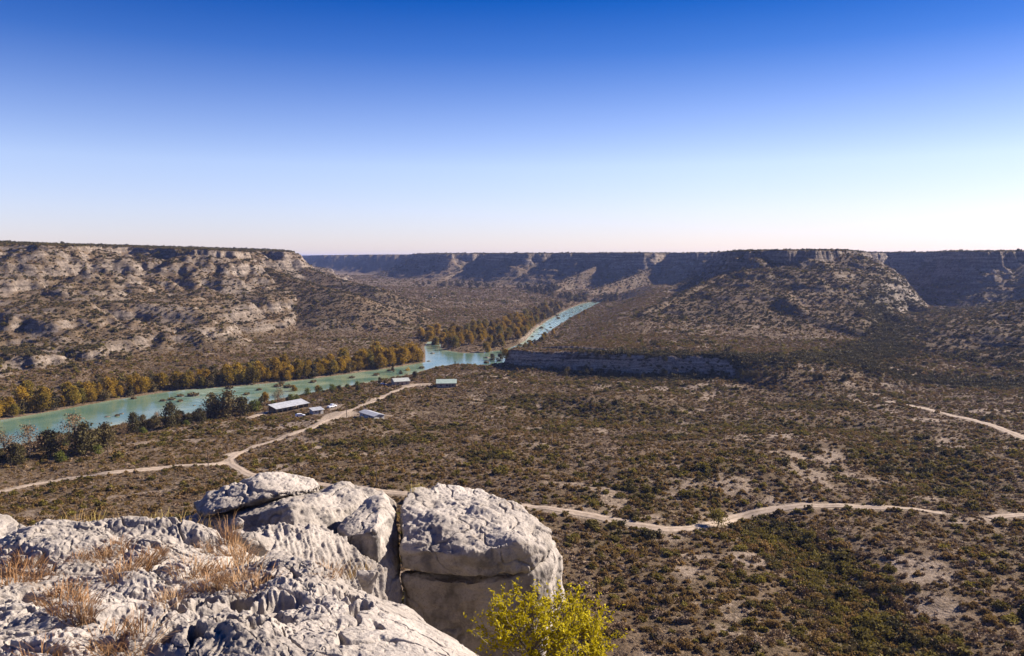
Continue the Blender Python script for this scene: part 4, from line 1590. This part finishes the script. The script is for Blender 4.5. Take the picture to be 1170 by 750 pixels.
PITS = [(*on_plane(u, v), a * .72, b_ * .66, d * 1.15) for u, v, a, b_, d in [
    (272, 698, .13, .17, .22), (316, 697, .16, .15, .20), (309, 716, .15, .20, .24), (222, 704, .16, .16, .15), (213, 722, .10, .12, .12), (240, 716, .10, .12, .12), (262, 722, .08, .10, .10),
    (394, 686, .20, .14, .20), (410, 697, .10, .16, .16), (346, 695, .06, .05, .10), (366, 698, .06, .05, .10), (191, 745, .08, .10, .12), (223, 746, .09, .12, .14), (292, 738, .07, .18, .14),
    (258, 736, .07, .10, .10), (200, 712, .08, .08, .09), (300, 680, .12, .07, .14), (104, 688, .08, .08, .10), (28, 692, .16, .10, .10), (36, 688, .10, .08, .10), (70, 738, .14, .10, .12), (96, 733, .10, .08, .10),
    (140, 705, .14, .06, .10), (150, 733, .08, .10, .10), (133, 748, .10, .08, .10), (430, 715, .05, .12, .08), (470, 722, .05, .12, .08), (375, 668, .05, .06, .06), (440, 672, .05, .08, .06), (500, 735, .04, .08, .06)]]
MOUNDS = [(*on_plane(u, v), a, b_, h) for u, v, a, b_, h in [
    (95, 618, .75, .32, .20), (195, 614, .85, .30, .17), (60, 632, .9, .3, .07), (190, 660, .8, .5, .09), (330, 745, .5, .5, .14), (110, 712, .6, .35, .10), (40, 715, .7, .3, .10),
    (200, 735, .5, .3, .10), (470, 745, .6, .7, .12), (420, 690, .5, .6, .12), (310, 668, .45, .3, .10), (352, 668, .5, .35, .10), (15, 745, .5, .3, .08)]]


def ledge_z(x, y, fine=True):
    x = np.asarray(x, dtype=np.float64)
    y = np.asarray(y, dtype=np.float64)
    wx = x + 0.10 * fbm2(x * 1.6, y * 1.6, 3, 111)
    wy = y + 0.10 * fbm2(x * 1.6, y * 1.6, 3, 117)
    ds = sdf_poly(EDGE, x + 0.12 * fbm2(x * 1.1, y * 1.1, 2, 104), y)
    z = ledge_plane(x, y)
    for cx, cy, a, b_, h in MOUNDS:
        q = ((wx - cx) / a) ** 2 + ((wy - cy) / b_) ** 2
        z = z + h * np.exp(-q * 1.3)
    sm = sstep(-1.6, -0.6, x) * sstep(7.2, 6.0, y) + sstep(-0.9, -0.3, x)          # the smooth right shoulder
    sm = np.clip(sm, 0, 1)
    rough = 1 - 0.8 * sm
    z = z + 0.10 * fbm2(wx * 0.9, wy * 1.3, 3, 120) * (1 - 0.4 * sm)
    # terraced weathering steps
    st = fbm2(wx * 1.5, wy * 2.2, 3, 124)
    z = z + 0.05 * (np.floor(st * 3.2) / 3.2 + sstep(0.0, 0.35, (st * 3.2) % 1.0) / 3.2) * rough
    cell, cv = worley3(np.stack([wx * 5.0, wy * 4.4, 0 * x], -1).reshape(-1, 3), 7)
    cell = cell.reshape(x.shape)
    z = z + 0.018 * (cell - 0.5) * rough * sstep(-0.25, 0.35, fbm2(x * 0.9, y * 0.9, 2, 133) + 0.15)
    crack = np.abs(fbm2(wx * 1.1 + 3, wy * 1.5, 3, 140))
    z = z - 0.055 * sstep(0.05, 0.0, crack) * (0.4 + 0.6 * rough)
    crk2 = np.abs(fbm2(wx * 0.8 - 0.35 * wy, wy * 0.4 + wx * 0.3, 2, 151))
    z = z - 0.05 * sstep(0.03, 0.0, crk2)
    pit = np.zeros(x.shape)
    jx = x + 0.06 * fbm2(x * 4.5, y * 4.5, 2, 161)
    jy = y + 0.06 * fbm2(x * 4.5, y * 4.5, 2, 167)
    jq = 0.32 * fbm2(x * 10, y * 9, 3, 169)
    for cx, cy, a, b_, d in PITS:
        q = np.sqrt(((jx - cx) / a) ** 2 + ((jy - cy) / b_) ** 2) + jq
        pit = np.maximum(pit, d * sstep(1.2, 0.5, q))
    z = z - pit
    if fine:
        n = 0.35 - np.abs(fbm2(x * 7, y * 7, 4, 171, 0.58))
        n = n + 0.9 * (0.3 - np.abs(fbm2(wx * 2.6, wy * 2.6, 3, 175, 0.5)))
        z = z + 0.017 * n * (0.35 + 0.65 * rough)
        rid = 1 - np.abs(fbm2(x * 6 + 1.5 * y, y * 5, 3, 177))
        z = z - 0.035 * sstep(0.955, 1.0, rid) * rough
        c2, _ = worley3(np.stack([x * 17, y * 15, 0 * x], -1).reshape(-1, 3), 19)
        pt = 0.35 + 0.65 * sstep(-0.2, 0.3, fbm2(x * 1.1, y * 1.1, 2, 191))
        c3, v3 = worley3(np.stack([wx * 9.5, wy * 8.5, 0 * x], -1).reshape(-1, 3), 23)
        z = z - 0.055 * (sstep(0.42, 0.24, c3) * (v3 > 0.6)).reshape(x.shape) * rough * pt
        z = z - 0.016 * sstep(0.42, 0.22, c2).reshape(x.shape) * rough
    # rounded brink
    k = np.where(x > -2.4, 0.40, 0.22)
    f = k * np.log1p(np.exp(np.clip((ds + 0.25) / k, -30, 30)))
    z = z - 1.05 * f - 1.6 * np.maximum(ds - 0.1, 0)
    return z, sm, pit


def build_ledge():
    a = np.radians(np.concatenate([np.linspace(-70, -36, 90, endpoint=False), np.linspace(-36, 16, 950)]))
    r = np.concatenate([np.geomspace(1.0, 3.6, 60, endpoint=False), np.geomspace(3.6, 9.8, 900)])
    A, R = np.meshgrid(a, r)
    x, y = R * np.sin(A), R * np.cos(A)
    z, sm, pit = ledge_z(x, y)
    z = np.maximum(z, 70)
    nr, na = x.shape
    idx = np.arange(nr * na).reshape(nr, na)
    f = np.stack([idx[:-1, :-1], idx[1:, :-1], idx[1:, 1:], idx[:-1, 1:]], -1).reshape(-1, 4)[:, ::-1]
    zz = z.reshape(-1)
    f = f[(zz[f] > 70.01).any(1)]
    me = np_mesh('limestone_ledge', np.stack([x, y, z], -1).reshape(-1, 3), f)
    attr(me, 'dark', 0 * pit.reshape(-1))
    o = link('limestone_ledge', me, M['rock'])
    tag(o, 'broad pale limestone ledge pitted with dark holes and dry grass at the bottom left', 'rock ledge')
    return o


LEDGE = build_ledge()


def hull_rock(name, pts, mat='rock', parent=None, voxel=0.016, seed=0, rough=1.0, pitted=0.5, rills=0.0, smooth=6, side_rough=0.35, big=1.0):
    """a boulder: the hull of its corner points, rounded, then weathered"""
    bm = bmesh.new()
    for p in pts:
        bm.verts.new(p)
    bmesh.ops.convex_hull(bm, input=bm.verts)
    loose = [v for v in bm.verts if not v.link_faces]
    bmesh.ops.delete(bm, geom=loose, context='VERTS')
    bmesh.ops.triangulate(bm, faces=bm.faces)
    bmesh.ops.recalc_face_normals(bm, faces=bm.faces)
    me0 = bpy.data.meshes.new('hull')
    bm.to_mesh(me0)
    bm.free()
    tmp = bpy.data.objects.new('hull', me0)
    COL.objects.link(tmp)
    md = tmp.modifiers.new('r', 'REMESH')
    md.mode = 'VOXEL'
    md.voxel_size = voxel
    s = tmp.modifiers.new('s', 'SMOOTH')
    s.factor = 0.5
    s.iterations = smooth
    dg = bpy.context.evaluated_depsgraph_get()
    me = bpy.data.meshes.new_from_object(tmp.evaluated_get(dg))
    bpy.data.objects.remove(tmp)
    me.name = name
    me.materials.clear()
    n = len(me.vertices)
    co = np.empty(n * 3, dtype=np.float32)
    me.vertices.foreach_get('co', co)
    co = co.reshape(-1, 3).astype(np.float64)

    def normals():
        nn = np.empty(n * 3, dtype=np.float32)
        me.vertices.foreach_get('normal', nn)
        return nn.reshape(-1, 3).astype(np.float64)
    nn = normals()
    o_ = co - np.array([0, 0, 70.0]) + seed * 3.1
    # large facets and hollows
    co = co + nn * (big * (0.075 * fbm3(o_ * 1.3, 3, seed) + 0.045 * np.abs(fbm3(o_ * 2.6, 2, seed + 9)) - 0.02))[:, None]
    me.vertices.foreach_set('co', co.astype(np.float32).ravel())
    me.update()
    nn = normals()
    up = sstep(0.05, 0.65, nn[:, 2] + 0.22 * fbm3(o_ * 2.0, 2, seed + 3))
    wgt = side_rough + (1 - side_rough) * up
    wp = o_ + 0.05 * np.stack([perlin3(o_ * 5, 1), perlin3(o_ * 5, 2), perlin3(o_ * 5, 3)], 1)
    d = np.zeros(n)
    # broad planes, a few level bedding steps
    d += rough * 0.034 * fbm3(o_ * 1.9, 3, seed + 20, 0.45)
    stp = (o_[:, 2] * 2.6 + 0.9 * fbm3(o_ * 1.2, 2, seed + 70)) * 1.6
    d += rough * 0.020 * (np.floor(stp) + sstep(0.0, 0.22, stp % 1.0) - stp) * (0.5 + 0.5 * sstep(-0.1, 0.4, fbm3(o_ * 1.5, 2, seed + 75)))
    # weathered crests on the rain washed tops
    r1 = 1 - np.abs(fbm3(wp * np.array([3.2, 2.8, 3.6]), 3, seed + 90, 0.5))
    patch = 0.3 + 0.7 * sstep(-0.25, 0.35, fbm3(o_ * 1.4, 2, seed + 80))
    d += pitted * 0.044 * (r1 ** 2 - 0.5) * wgt * patch
    # solution pits, two sizes
    w1, v1 = worley3(wp * np.array([11.0, 10.0, 12.0]), seed)
    hole = sstep(0.42, 0.22, w1) * (v1 > 0.66) * patch
    d -= 0.032 * hole * wgt * min(1.0, 0.35 + pitted)
    w3, v3 = worley3(o_ * 24.0, seed + 11)
    d -= 0.013 * sstep(0.45, 0.25, w3) * (v3 > 0.45) * wgt
    # long fissures
    fis = np.abs(fbm3(o_ * np.array([1.1, 1.1, 0.7]), 3, seed + 40))
    d -= rough * 0.05 * sstep(0.028, 0.0, fis)
    d += rough * 0.0085 * fbm3(o_ * 17, 3, seed + 30, 0.6)
    if rills:
        t = np.stack([o_[:, 0] * 15 + o_[:, 1] * 6, o_[:, 1] * 1.0 - o_[:, 0] * 0.8, o_[:, 2] * 1.0], 1)
        d += rills * 0.035 * (np.abs(fbm3(t, 3, seed + 50)) - 0.3)
    co = co + nn * d[:, None]
    me.vertices.foreach_set('co', co.astype(np.float32).ravel())
    me.polygons.foreach_set('use_smooth', np.ones(len(me.polygons), dtype=bool))
    me.update()
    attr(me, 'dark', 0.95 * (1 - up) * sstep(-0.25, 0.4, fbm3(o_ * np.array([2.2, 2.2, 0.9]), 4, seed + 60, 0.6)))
    return link(name, me, M[mat], parent)


def px_pts(l):
    return [at(*p) for p in l]


def build_boulders():
    # the big split block
    t = empty('limestone_boulder', tuple(at(555, 690, 10.6)))
    tag(t, 'big square limestone boulder split by a level crack above the yellow bush', 'boulder')
    up = px_pts([(459, 628, 9.75), (530, 634, 9.45), (592, 620, 9.6), (622, 628, 9.9), (458, 578, 10.5), (469, 558, 11.2), (500, 551, 11.6), (545, 558, 11.7), (580, 571, 11.4), (601, 588, 11.0),
                 (458, 650, 9.8), (500, 658, 9.66), (556, 660, 9.58), (606, 649, 9.75), (622, 640, 10.0), (628, 606, 10.8), (634, 625, 10.9), (470, 640, 11.8), (600, 640, 11.8)])
    lo = px_pts([(460, 657, 10.02), (500, 665, 9.86), (556, 667, 9.78), (606, 656, 9.94), (628, 640, 10.25), (630, 618, 10.75), (645, 636, 10.9), (647, 660, 10.85), (634, 695, 10.6), (640, 690, 11.6),
                 (480, 760, 10.1), (560, 775, 10.05), (622, 760, 10.2), (470, 700, 11.9), (640, 640, 11.8), (475, 668, 11.8)])
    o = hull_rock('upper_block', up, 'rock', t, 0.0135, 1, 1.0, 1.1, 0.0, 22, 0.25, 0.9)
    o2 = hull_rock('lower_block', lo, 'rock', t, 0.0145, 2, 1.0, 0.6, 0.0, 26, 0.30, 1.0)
    inv = t.matrix_basis.inverted()
    for q in (o, o2):
        q.matrix_parent_inverse = inv
    # back boulder and the slab lying on it
    e = px_pts([(188, 604, 10.7), (206, 596, 11.0), (250, 593, 10.3), (300, 577, 10.35), (332, 577, 9.95), (335, 616, 9.75), (362, 560, 10.9), (400, 552, 11.3), (440, 562, 11.5), (449, 578, 11.2),
                (450, 640, 11.0), (230, 625, 10.2), (300, 650, 9.8), (420, 670, 10.4), (220, 610, 12.2), (430, 600, 12.2), (300, 568, 11.6), (390, 640, 10.3)])
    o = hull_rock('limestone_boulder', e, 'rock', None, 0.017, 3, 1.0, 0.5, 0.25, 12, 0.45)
    tag(o, 'long limestone boulder with a shaded flank carrying the flat slab', 'boulder')
    c = px_pts([(224, 584, 10.85), (222, 575, 11.1), (238, 562, 10.9), (268, 551, 10.9), (304, 543, 11.1), (340, 541, 11.3), (360, 546, 11.4), (369, 559, 11.2), (352, 563, 10.8), (318, 565, 10.45),
                (290, 570, 10.35), (250, 585, 10.2), (236, 587, 10.3), (250, 580, 12.0), (350, 556, 12.0), (300, 552, 12.1)])
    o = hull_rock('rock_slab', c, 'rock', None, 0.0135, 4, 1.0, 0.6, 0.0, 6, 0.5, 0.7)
    tag(o, 'flat limestone slab lying tilted on top of the long shaded boulder', 'rock slab')
    g = px_pts([(388, 604, 9.9), (402, 590, 10.1), (416, 578, 10.4), (438, 567, 10.6), (450, 588, 10.4), (457, 660, 9.95), (452, 740, 9.7), (405, 700, 9.5), (398, 613, 9.6), (428, 606, 9.55), (420, 600, 11.2), (452, 620, 11.2), (410, 670, 10.6)])
    o = hull_rock('limestone_boulder', g, 'rock', None, 0.013, 5, 1.0, 0.3, 0.0, 5, 0.4, 0.7)
    tag(o, 'small upright limestone boulder wedged left of the big split block', 'boulder')
    f = px_pts([(284, 616, 8.9), (296, 603, 9.3), (322, 597, 9.5), (368, 600, 9.6), (392, 612, 9.4), (412, 626, 9.2), (441, 650, 9.0), (296, 640, 8.2), (345, 690, 7.9), (440, 730, 8.4), (300, 625, 10.2), (430, 650, 10.2), (352, 608, 9.0)])
    o = hull_rock('limestone_boulder', f, 'rock', None, 0.0135, 6, 1.0, 0.25, 1.6, 5, 0.6, 0.8)
    tag(o, 'low limestone boulder grooved by rain, before the upright one', 'boulder')
    w_ = px_pts([(284, 664, 6.75), (296, 634, 7.1), (312, 627, 7.25), (334, 634, 7.2), (356, 645, 7.1), (384, 657, 6.9), (372, 676, 6.4), (330, 682, 6.2), (300, 674, 6.35), (320, 660, 7.8), (380, 670, 7.6)])
    o = hull_rock('limestone_wedge', w_, 'rock', None, 0.010, 7, 0.9, 0.45, 0.0, 6, 0.5, 0.6)
    tag(o, 'smooth wedge of pale limestone beside the orange grass clump', 'rock')
    l = px_pts([(-46, 606, 8.0), (-12, 592, 8.5), (10, 590, 8.6), (28, 598, 8.5), (44, 618, 8.2), (50, 640, 7.9), (-46, 668, 7.3), (24, 660, 7.4), (-40, 620, 9.8), (40, 630, 9.6)])
    o = hull_rock('limestone_boulder', l, 'rock', None, 0.015, 8, 0.8, 0.35, 0.0, 8, 0.5)
    tag(o, 'smooth rounded pale boulder cut by the left edge of the picture', 'boulder')
    b_ = px_pts([(140, 622, 7.5), (152, 606, 7.9), (200, 601, 8.1), (238, 604, 8.0), (258, 620, 7.6), (205, 630, 7.2), (160, 629, 7.25), (150, 625, 8.8), (250, 625, 8.8)])
    o = hull_rock('limestone_boulder', b_, 'rock', None, 0.0125, 9, 1.1, 1.2, 0.0, 4, 0.8, 0.7)
    tag(o, 'low rough rock with dark pits along the back brink of the ledge', 'boulder')
    a = px_pts([(46, 618, 7.8), (72, 603, 8.1), (108, 598, 8.2), (138, 604, 8.1), (150, 618, 7.7), (105, 628, 7.3), (62, 630, 7.3), (60, 620, 9.0), (140, 620, 9.0)])
    o = hull_rock('limestone_boulder', a, 'rock', None, 0.0125, 10, 1.0, 0.7, 0.0, 5, 0.7, 0.7)
    tag(o, 'low whitish rock mound between the left boulder and the pitted rock', 'boulder')
    # loose stones
    for k, (u, v, Y, r, lab) in enumerate([(271, 596, 8.9, .07, 'small white stone lodged against the shaded flank'), (274, 611, 8.3, .08, 'white stone just below the lodged one'), (282, 618, 8.0, .10, 'grey stone where the tall orange grass grows'),
                                           (296, 620, 8.1, .16, 'rounded grey stone in front of the grooved boulder'), (150, 600, 8.9, .14, 'pale flat stone among straw behind the brink'), (420, 655, 6.9, .09, 'dark little stone at the top of the smooth shoulder'),
                                           (314, 676, 6.0, .06, 'small white stone beside the pitted hollow'), (268, 706, 5.0, .03, 'tiny yellowish stone inside a dark hole')]):
        c = at(u, v, Y)
        if k in (6, 7):
            x, y = on_plane(u, v)
            c = Vector((x, y, float(ledge_z(np.array([x]), np.array([y]))[0][0]) + r * 0.4))
        rng = np.random.default_rng(k + 40)
        q = rng.normal(size=(12, 3))
        q /= np.linalg.norm(q, axis=1)[:, None]
        pts = [c + Vector((p[0] * r * 1.2, p[1] * r, p[2] * r * 0.8)) for p in q]
        if k in (0, 1, 2, 3, 4, 5):
            pts += [c + Vector((0.0, 0.03, -0.30))]
        o = hull_rock('loose_stone', pts, 'rock', None, max(0.006, r / 12), 70 + k, 0.4, 0.2, 0.0, 4, 0.6, 0.15)
        tag(o, lab, 'stone')


build_boulders()

# ------------------------------------------------------------------ dry grass
def tuft_mesh(name, mat, seed, n=110, h=0.2, spread=0.10, lean=0.55, width=0.0034):
    rng = np.random.default_rng(seed)
    vs, fs = [], []
    for i in range(n):
        a = rng.uniform(0, 6.28)
        d = spread * math.sqrt(rng.uniform(0, 1))
        bx, by = math.cos(a) * d, math.sin(a) * d
        a2 = a + rng.normal() * 0.7
        l = h * rng.uniform(0.45, 1.15)
        ln = lean * rng.uniform(0.2, 1.2)
        dr = np.array([math.cos(a2), math.sin(a2), 0])
        p0 = np.array([bx, by, -0.03])
        p1 = p0 + np.array([0, 0, l * 0.55]) + dr * ln * l * 0.3
        p2 = p1 + np.array([0, 0, l * 0.33]) + dr * ln * l * 0.45
        p3 = p2 + np.array([0, 0, l * 0.08 * rng.uniform(-1, 2)]) + dr * ln * l * 0.4
        sd = np.array([-math.sin(a2 + 0.8), math.cos(a2 + 0.8), 0])
        w_ = width * rng.uniform(0.7, 1.4)
        o = len(vs)
        for p, ww in ((p0, 1.0), (p1, 0.9), (p2, 0.6), (p3, 0.15)):
            vs.append(p - sd * w_ * ww)
            vs.append(p + sd * w_ * ww)
        for k in range(3):
            fs.append((o + 2 * k, o + 2 * k + 1, o + 2 * k + 3, o + 2 * k + 2))
    me = np_mesh(name, np.array(vs), np.array(fs), False)
    me.materials.append(M[mat])
    return me


def build_grass():
    low = [tuft_mesh('grass_tuft', 'grass', 500 + k, 130, 0.13, 0.14, 1.3, 0.0028) for k in range(4)]
    tall = [tuft_mesh('grass_tuft', 'grass', 520 + k, 45, 0.27, 0.06, 0.5, 0.0022) for k in range(2)]
    straw = [tuft_mesh('straw_tuft', 'straw', 540 + k, 30, 0.30, 0.10, 0.7, 0.0030) for k in range(2)]
    rng = random.Random(17)
    G = 'dry grass tufts growing on the limestone'
    data = [
        (150, 652, 'low', 1.15, 'largest orange brown grass tuft in the middle of the ledge'), (137, 657, 'low', .8, 'grass tuft touching the left of the largest middle tuft'), (165, 644, 'low', .9, 'grass tuft touching the right of the largest middle tuft'),
        (14, 668, 'low', 1.1, 'thick russet tuft at the left picture edge'), (30, 655, 'low', .95, 'russet tuft just behind the thick left edge tuft'), (46, 662, 'low', .8, 'thin tuft right of the left edge clump'), (4, 645, 'low', .9, 'tuft under the smooth left boulder'),
        (30, 640, 'low', .8, 'sparse tuft between the left boulder and the edge clump'), (62, 687, 'low', .85, 'tuft above the dark hole near the left edge'), (82, 692, 'low', .9, 'reddish tuft left of the middle bare rock'), (75, 676, 'low', .7, 'small tuft behind the reddish one'),
        (97, 712, 'tall', .8, 'tall wispy tuft on the lower left rock'), (90, 703, 'low', .7, 'small tuft at the foot of the tall wispy one'), (142, 742, 'low', 1.1, 'bushy tuft at the bottom edge left of the pits'), (122, 748, 'low', .9, 'tuft cut by the bottom edge of the picture'),
        (156, 728, 'tall', .7, 'upright thin tuft beside the bottom pits'), (48, 748, 'low', .8, 'tuft in the bottom left corner'), (110, 634, 'low', .75, 'tuft below the whitish rock mound'), (128, 628, 'low', .85, 'tuft in the notch beside the pitted rock'), (120, 640, 'low', .7, 'small tuft between mound and largest tuft'),
        (88, 640, 'low', .6, 'faint tuft left below the rock mound'), (214, 652, 'low', .9, 'tuft at the left end of the long orange clump'), (226, 660, 'low', .9, 'second tuft of the long orange clump'), (238, 666, 'low', .8, 'third tuft of the long orange clump'), (250, 671, 'low', .6, 'right end tuft of the long orange clump'),
        (259, 622, 'tall', 1.15, 'tallest orange grass against the shaded boulder'), (268, 622, 'tall', .9, 'slender orange grass right beside the tallest'), (262, 632, 'low', 1.0, 'dense tuft at the foot of the tallest orange grass'), (270, 645, 'low', .95, 'tuft midway down the orange streak'), (258, 652, 'low', .8, 'tuft at the left of the orange streak'),
        (278, 660, 'low', 1.0, 'broad tuft left of the smooth wedge'), (292, 674, 'low', .95, 'dark based tuft below the smooth wedge'), (268, 668, 'low', .75, 'small tuft at the lower end of the orange streak'), (190, 690, 'low', .6, 'thin tuft on the bare middle rock'), (205, 682, 'low', .6, 'thin tuft right of the bare middle rock'),
        (180, 632, 'low', .55, 'little tuft below the pitted rock'), (232, 628, 'low', .6, 'little tuft at the right of the pitted rock'), (375, 655, 'low', .7, 'tawny tuft between the wedge and the grooved boulder'), (340, 632, 'low', .6, 'tawny tuft before the grooved boulder')]
    for u, v, kind, s, lab in data:
        x, y = on_plane(u, v)
        # settle onto the real surface along the ray
        dx, dy, dz = ray(u, v)
        ys = np.linspace(3.8, 8.6, 400)
        zz = CAMZ + dz * ys / dy
        lz = ledge_z(dx * ys / dy, ys, False)[0]
        k = np.nonzero(lz >= zz)[0]
        if len(k):
            y = float(ys[k[0]])
            x = dx * y / dy
        z = float(ledge_z(np.array([x]), np.array([y]), False)[0][0])
        me = rng.choice({'low': low, 'tall': tall}[kind])
        o = link('grass_tuft', me)
        o.location = (x, y, z - 0.01)
        o.rotation_euler = (0, 0, rng.uniform(0, 6.28))
        o.scale = (s, s, s)
        tag(o, lab, 'grass tuft', G)
    for u, v, Y, s, lab in [(205, 606, 8.9, .8, 'straw stalks leaning before the left tip of the long boulder'), (222, 606, 9.3, .9, 'straw stalks against the shaded flank of the long boulder'), (240, 607, 9.2, .8, 'straw stalks in the middle of the shaded flank'),
                            (178, 604, 8.9, .9, 'yellow straw clump left of the long boulder'), (165, 606, 8.8, .8, 'yellow straw clump behind the pitted rock'), (190, 603, 9.0, .8, 'straw clump touching the tip of the long boulder'), (140, 606, 8.9, .8, 'straw grass behind the notch'),
                            (110, 600, 8.8, .8, 'greenish straw behind the whitish mound'), (90, 602, 8.8, .9, 'greenish straw at the left of the whitish mound'), (65, 608, 8.8, .8, 'yellow green weeds right of the left boulder'), (8, 634, 7.3, .6, 'green weeds on the face of the left boulder'),
                            (470, 560, 11.1, .55, 'dry straw on top of the split block'), (480, 557, 11.3, .45, 'second wisp of straw on top of the split block'), (418, 652, 7.1, .45, 'small green grey weeds at the top of the smooth shoulder'), (402, 655, 7.1, .5, 'straw wisp left of the small weeds')]:
        p = at(u, v, Y)
        o = link('straw_tuft', rng.choice(straw))
        o.location = p - Vector((0, 0, 0.04))
        o.rotation_euler = (0, 0, rng.uniform(0, 6.28))
        o.scale = (s, s, s)
        tag(o, lab, 'grass', 'straw grass among the boulders')


build_grass()


# ------------------------------------------------------------------ the yellow leafed bush
def yellow_bush():
    rng = np.random.default_rng(77)
    base = at(612, 790, 8.9)
    base.z -= 0.2
    t = empty('yellow_bush', tuple(base))
    tag(t, 'yellow leafed bush with bare grey stems below the split boulder', 'bush')
    parts = []
    tips = []
    ctr = Vector((at(624, 724, 8.9)))
    for k in range(88):
        th = rng.uniform(0, 6.28)
        ph = math.acos(rng.uniform(-0.35, 1))
        rr = rng.uniform(0.62, 1.0)
        d = Vector((math.cos(th) * math.sin(ph) * 0.82, math.sin(th) * math.sin(ph) * 0.7, math.cos(ph) * 0.46)) * rr
        tip = ctr + d
        tips.append(tip)
    mains = []
    for k in range(7):
        th = k / 7 * 6.28 + rng.uniform(-.3, .3)
        m = base.lerp(ctr, 0.72) + Vector((math.cos(th) * 0.30, math.sin(th) * 0.25, rng.uniform(-.08, .12)))
        mains.append(m)
        mid = base.lerp(m, 0.5) + Vector((rng.normal() * .05, rng.normal() * .05, 0))
        parts.append(tube([base, mid, m], [0.022, 0.016, 0.011], 5))
    lv = []
    for tip in tips:
        m = min(mains, key=lambda q: (q - tip).length + rng.uniform(0, .15))
        mid = m.lerp(tip, 0.5) + Vector((rng.normal() * .05, rng.normal() * .05, rng.normal() * .05))
        parts.append(tube([m, mid, tip], [0.010, 0.007, 0.003], 4))
        for j in range(5):
            s0 = mid.lerp(tip, rng.uniform(0.1, 0.9))
            e = tip + Vector(rng.normal(size=3)) * 0.12
            parts.append(tube([s0, s0.lerp(e, .5) + Vector(rng.normal(size=3)) * .015, e], [0.004, 0.003, 0.0015], 3))
            for q in np.linspace(0.2, 1.08, 17):
                lv.append(np.array(s0.lerp(e, float(q))) + rng.normal(size=3) * 0.018)
    v, f = join(parts)
    v = v - np.array(base, dtype=np.float32)
    me = np_mesh('branches', v, f, True)
    me.materials.append(M['twig'])
    link('branches', me, None, t)
    lv = np.array(lv) - np.array(base)
    v, f = leaf_quads(lv, 0.0145, rng, 0, 1.5)
    me = np_mesh('leaves', v, f, False)
    me.materials.append(M['leaf_yellow'])
    link('leaves', me, None, t)


yellow_bush()
build_houses()
belt_trees()
river_rocks()
build_scrub()


# ------------------------------------------------------------------ the air
def haze():
    m = bpy.data.materials.new('haze')
    m.use_nodes = True
    nt = m.node_tree
    nt.nodes.clear()
    out = nt.nodes.new('ShaderNodeOutputMaterial')
    pv = nt.nodes.new('ShaderNodeVolumePrincipled')
    pv.inputs['Color'].default_value = (0.38, 0.50, 1.0, 1)
    pv.inputs['Density'].default_value = HAZE
    pv.inputs['Anisotropy'].default_value = 0.2
    nt.links.new(pv.outputs[0], out.inputs['Volume'])
    bm = bmesh.new()
    bm_box(bm, -27000, 27000, -22000, 27500, -2.8, 104.0)
    bmesh.ops.recalc_face_normals(bm, faces=bm.faces)
    me = bpy.data.meshes.new('haze')
    bm.to_mesh(me)
    bm.free()
    o = link('haze', me, m)
    o['kind'] = 'stuff'


HAZE = 0.00005
haze()
# ------------------------------------------------------------------ light
SUN_AZ, SUN_EL = 66.0, 31.0       # azimuth to the right of the view direction
az, el = rad(SUN_AZ), rad(SUN_EL)
sun_dir = Vector((math.sin(az) * math.cos(el), math.cos(az) * math.cos(el), math.sin(el)))
sl = bpy.data.lights.new('sun', 'SUN')
sl.energy = 5.0
sl.angle = rad(0.53)
sl.color = (1.0, 0.88, 0.74)
so = bpy.data.objects.new('sun', sl)
COL.objects.link(so)
so.rotation_euler = sun_dir.to_track_quat('Z', 'Y').to_euler()

w = bpy.data.worlds.new('World')
scene.world = w
w.use_nodes = True
nt = w.node_tree
bg = nt.nodes['Background']
sky = nd(nt, 'ShaderNodeTexSky', sky_type='NISHITA')
sky.sun_disc = False
sky.sun_elevation = el
sky.sun_rotation = az
sky.altitude = 300
sky.air_density = 1.0
sky.dust_density = 0.2
sky.ozone_density = 1.5
tc = nd(nt, 'ShaderNodeTexCoord')
sx = nd(nt, 'ShaderNodeSeparateXYZ')
nt.links.new(tc.outputs['Generated'], sx.inputs[0])
mr = nd(nt, 'ShaderNodeMapRange')
nt.links.new(sx.outputs['Z'], mr.inputs['Value'])
mr.inputs['From Min'].default_value = 0.0
mr.inputs['From Max'].default_value = 0.34
grad = ramp(nt, mr.outputs[0], [(0.0, (0.82, 0.79, 1.12)), (0.16, (0.93, 0.88, 1.17)), (0.32, (0.96, 0.92, 1.18)), (0.5, (0.62, 0.69, 1.06)), (0.7, (0.20, 0.41, 0.90)), (0.88, (0.010, 0.25, 0.76)), (1.0, (0.003, 0.235, 0.74))])
cc = mix(nt, 1.0, sky.outputs[0], grad, 'MULTIPLY')
# the sky on the sun's side brightens only softly
dt = nd(nt, 'ShaderNodeVectorMath', operation='DOT_PRODUCT')
nt.links.new(tc.outputs['Generated'], dt.inputs[0])
dt.inputs[1].default_value = (math.sin(az), math.cos(az), 0)
soft = ramp(nt, smooth_range(nt, dt.outputs['Value'], 0.1, 1.0), [(0.0, (0.98, 0.97, 1.0)), (0.6, (0.93, 0.90, 0.89)), (1.0, (0.84, 0.81, 0.82))])
cc = mix(nt, 1.0, cc, soft, 'MULTIPLY')
nt.links.new(cc, bg.inputs['Color'])
bg.inputs['Strength'].default_value = 0.057

vs = scene.view_settings
vs.view_transform = 'Standard'
vs.look = 'None'
vs.exposure = 1.38
vs.gamma = 1.0
scene.cycles.max_bounces = 5
scene.cycles.diffuse_bounces = 3
scene.cycles.glossy_bounces = 2
scene.cycles.transmission_bounces = 2
scene.cycles.use_denoising = True
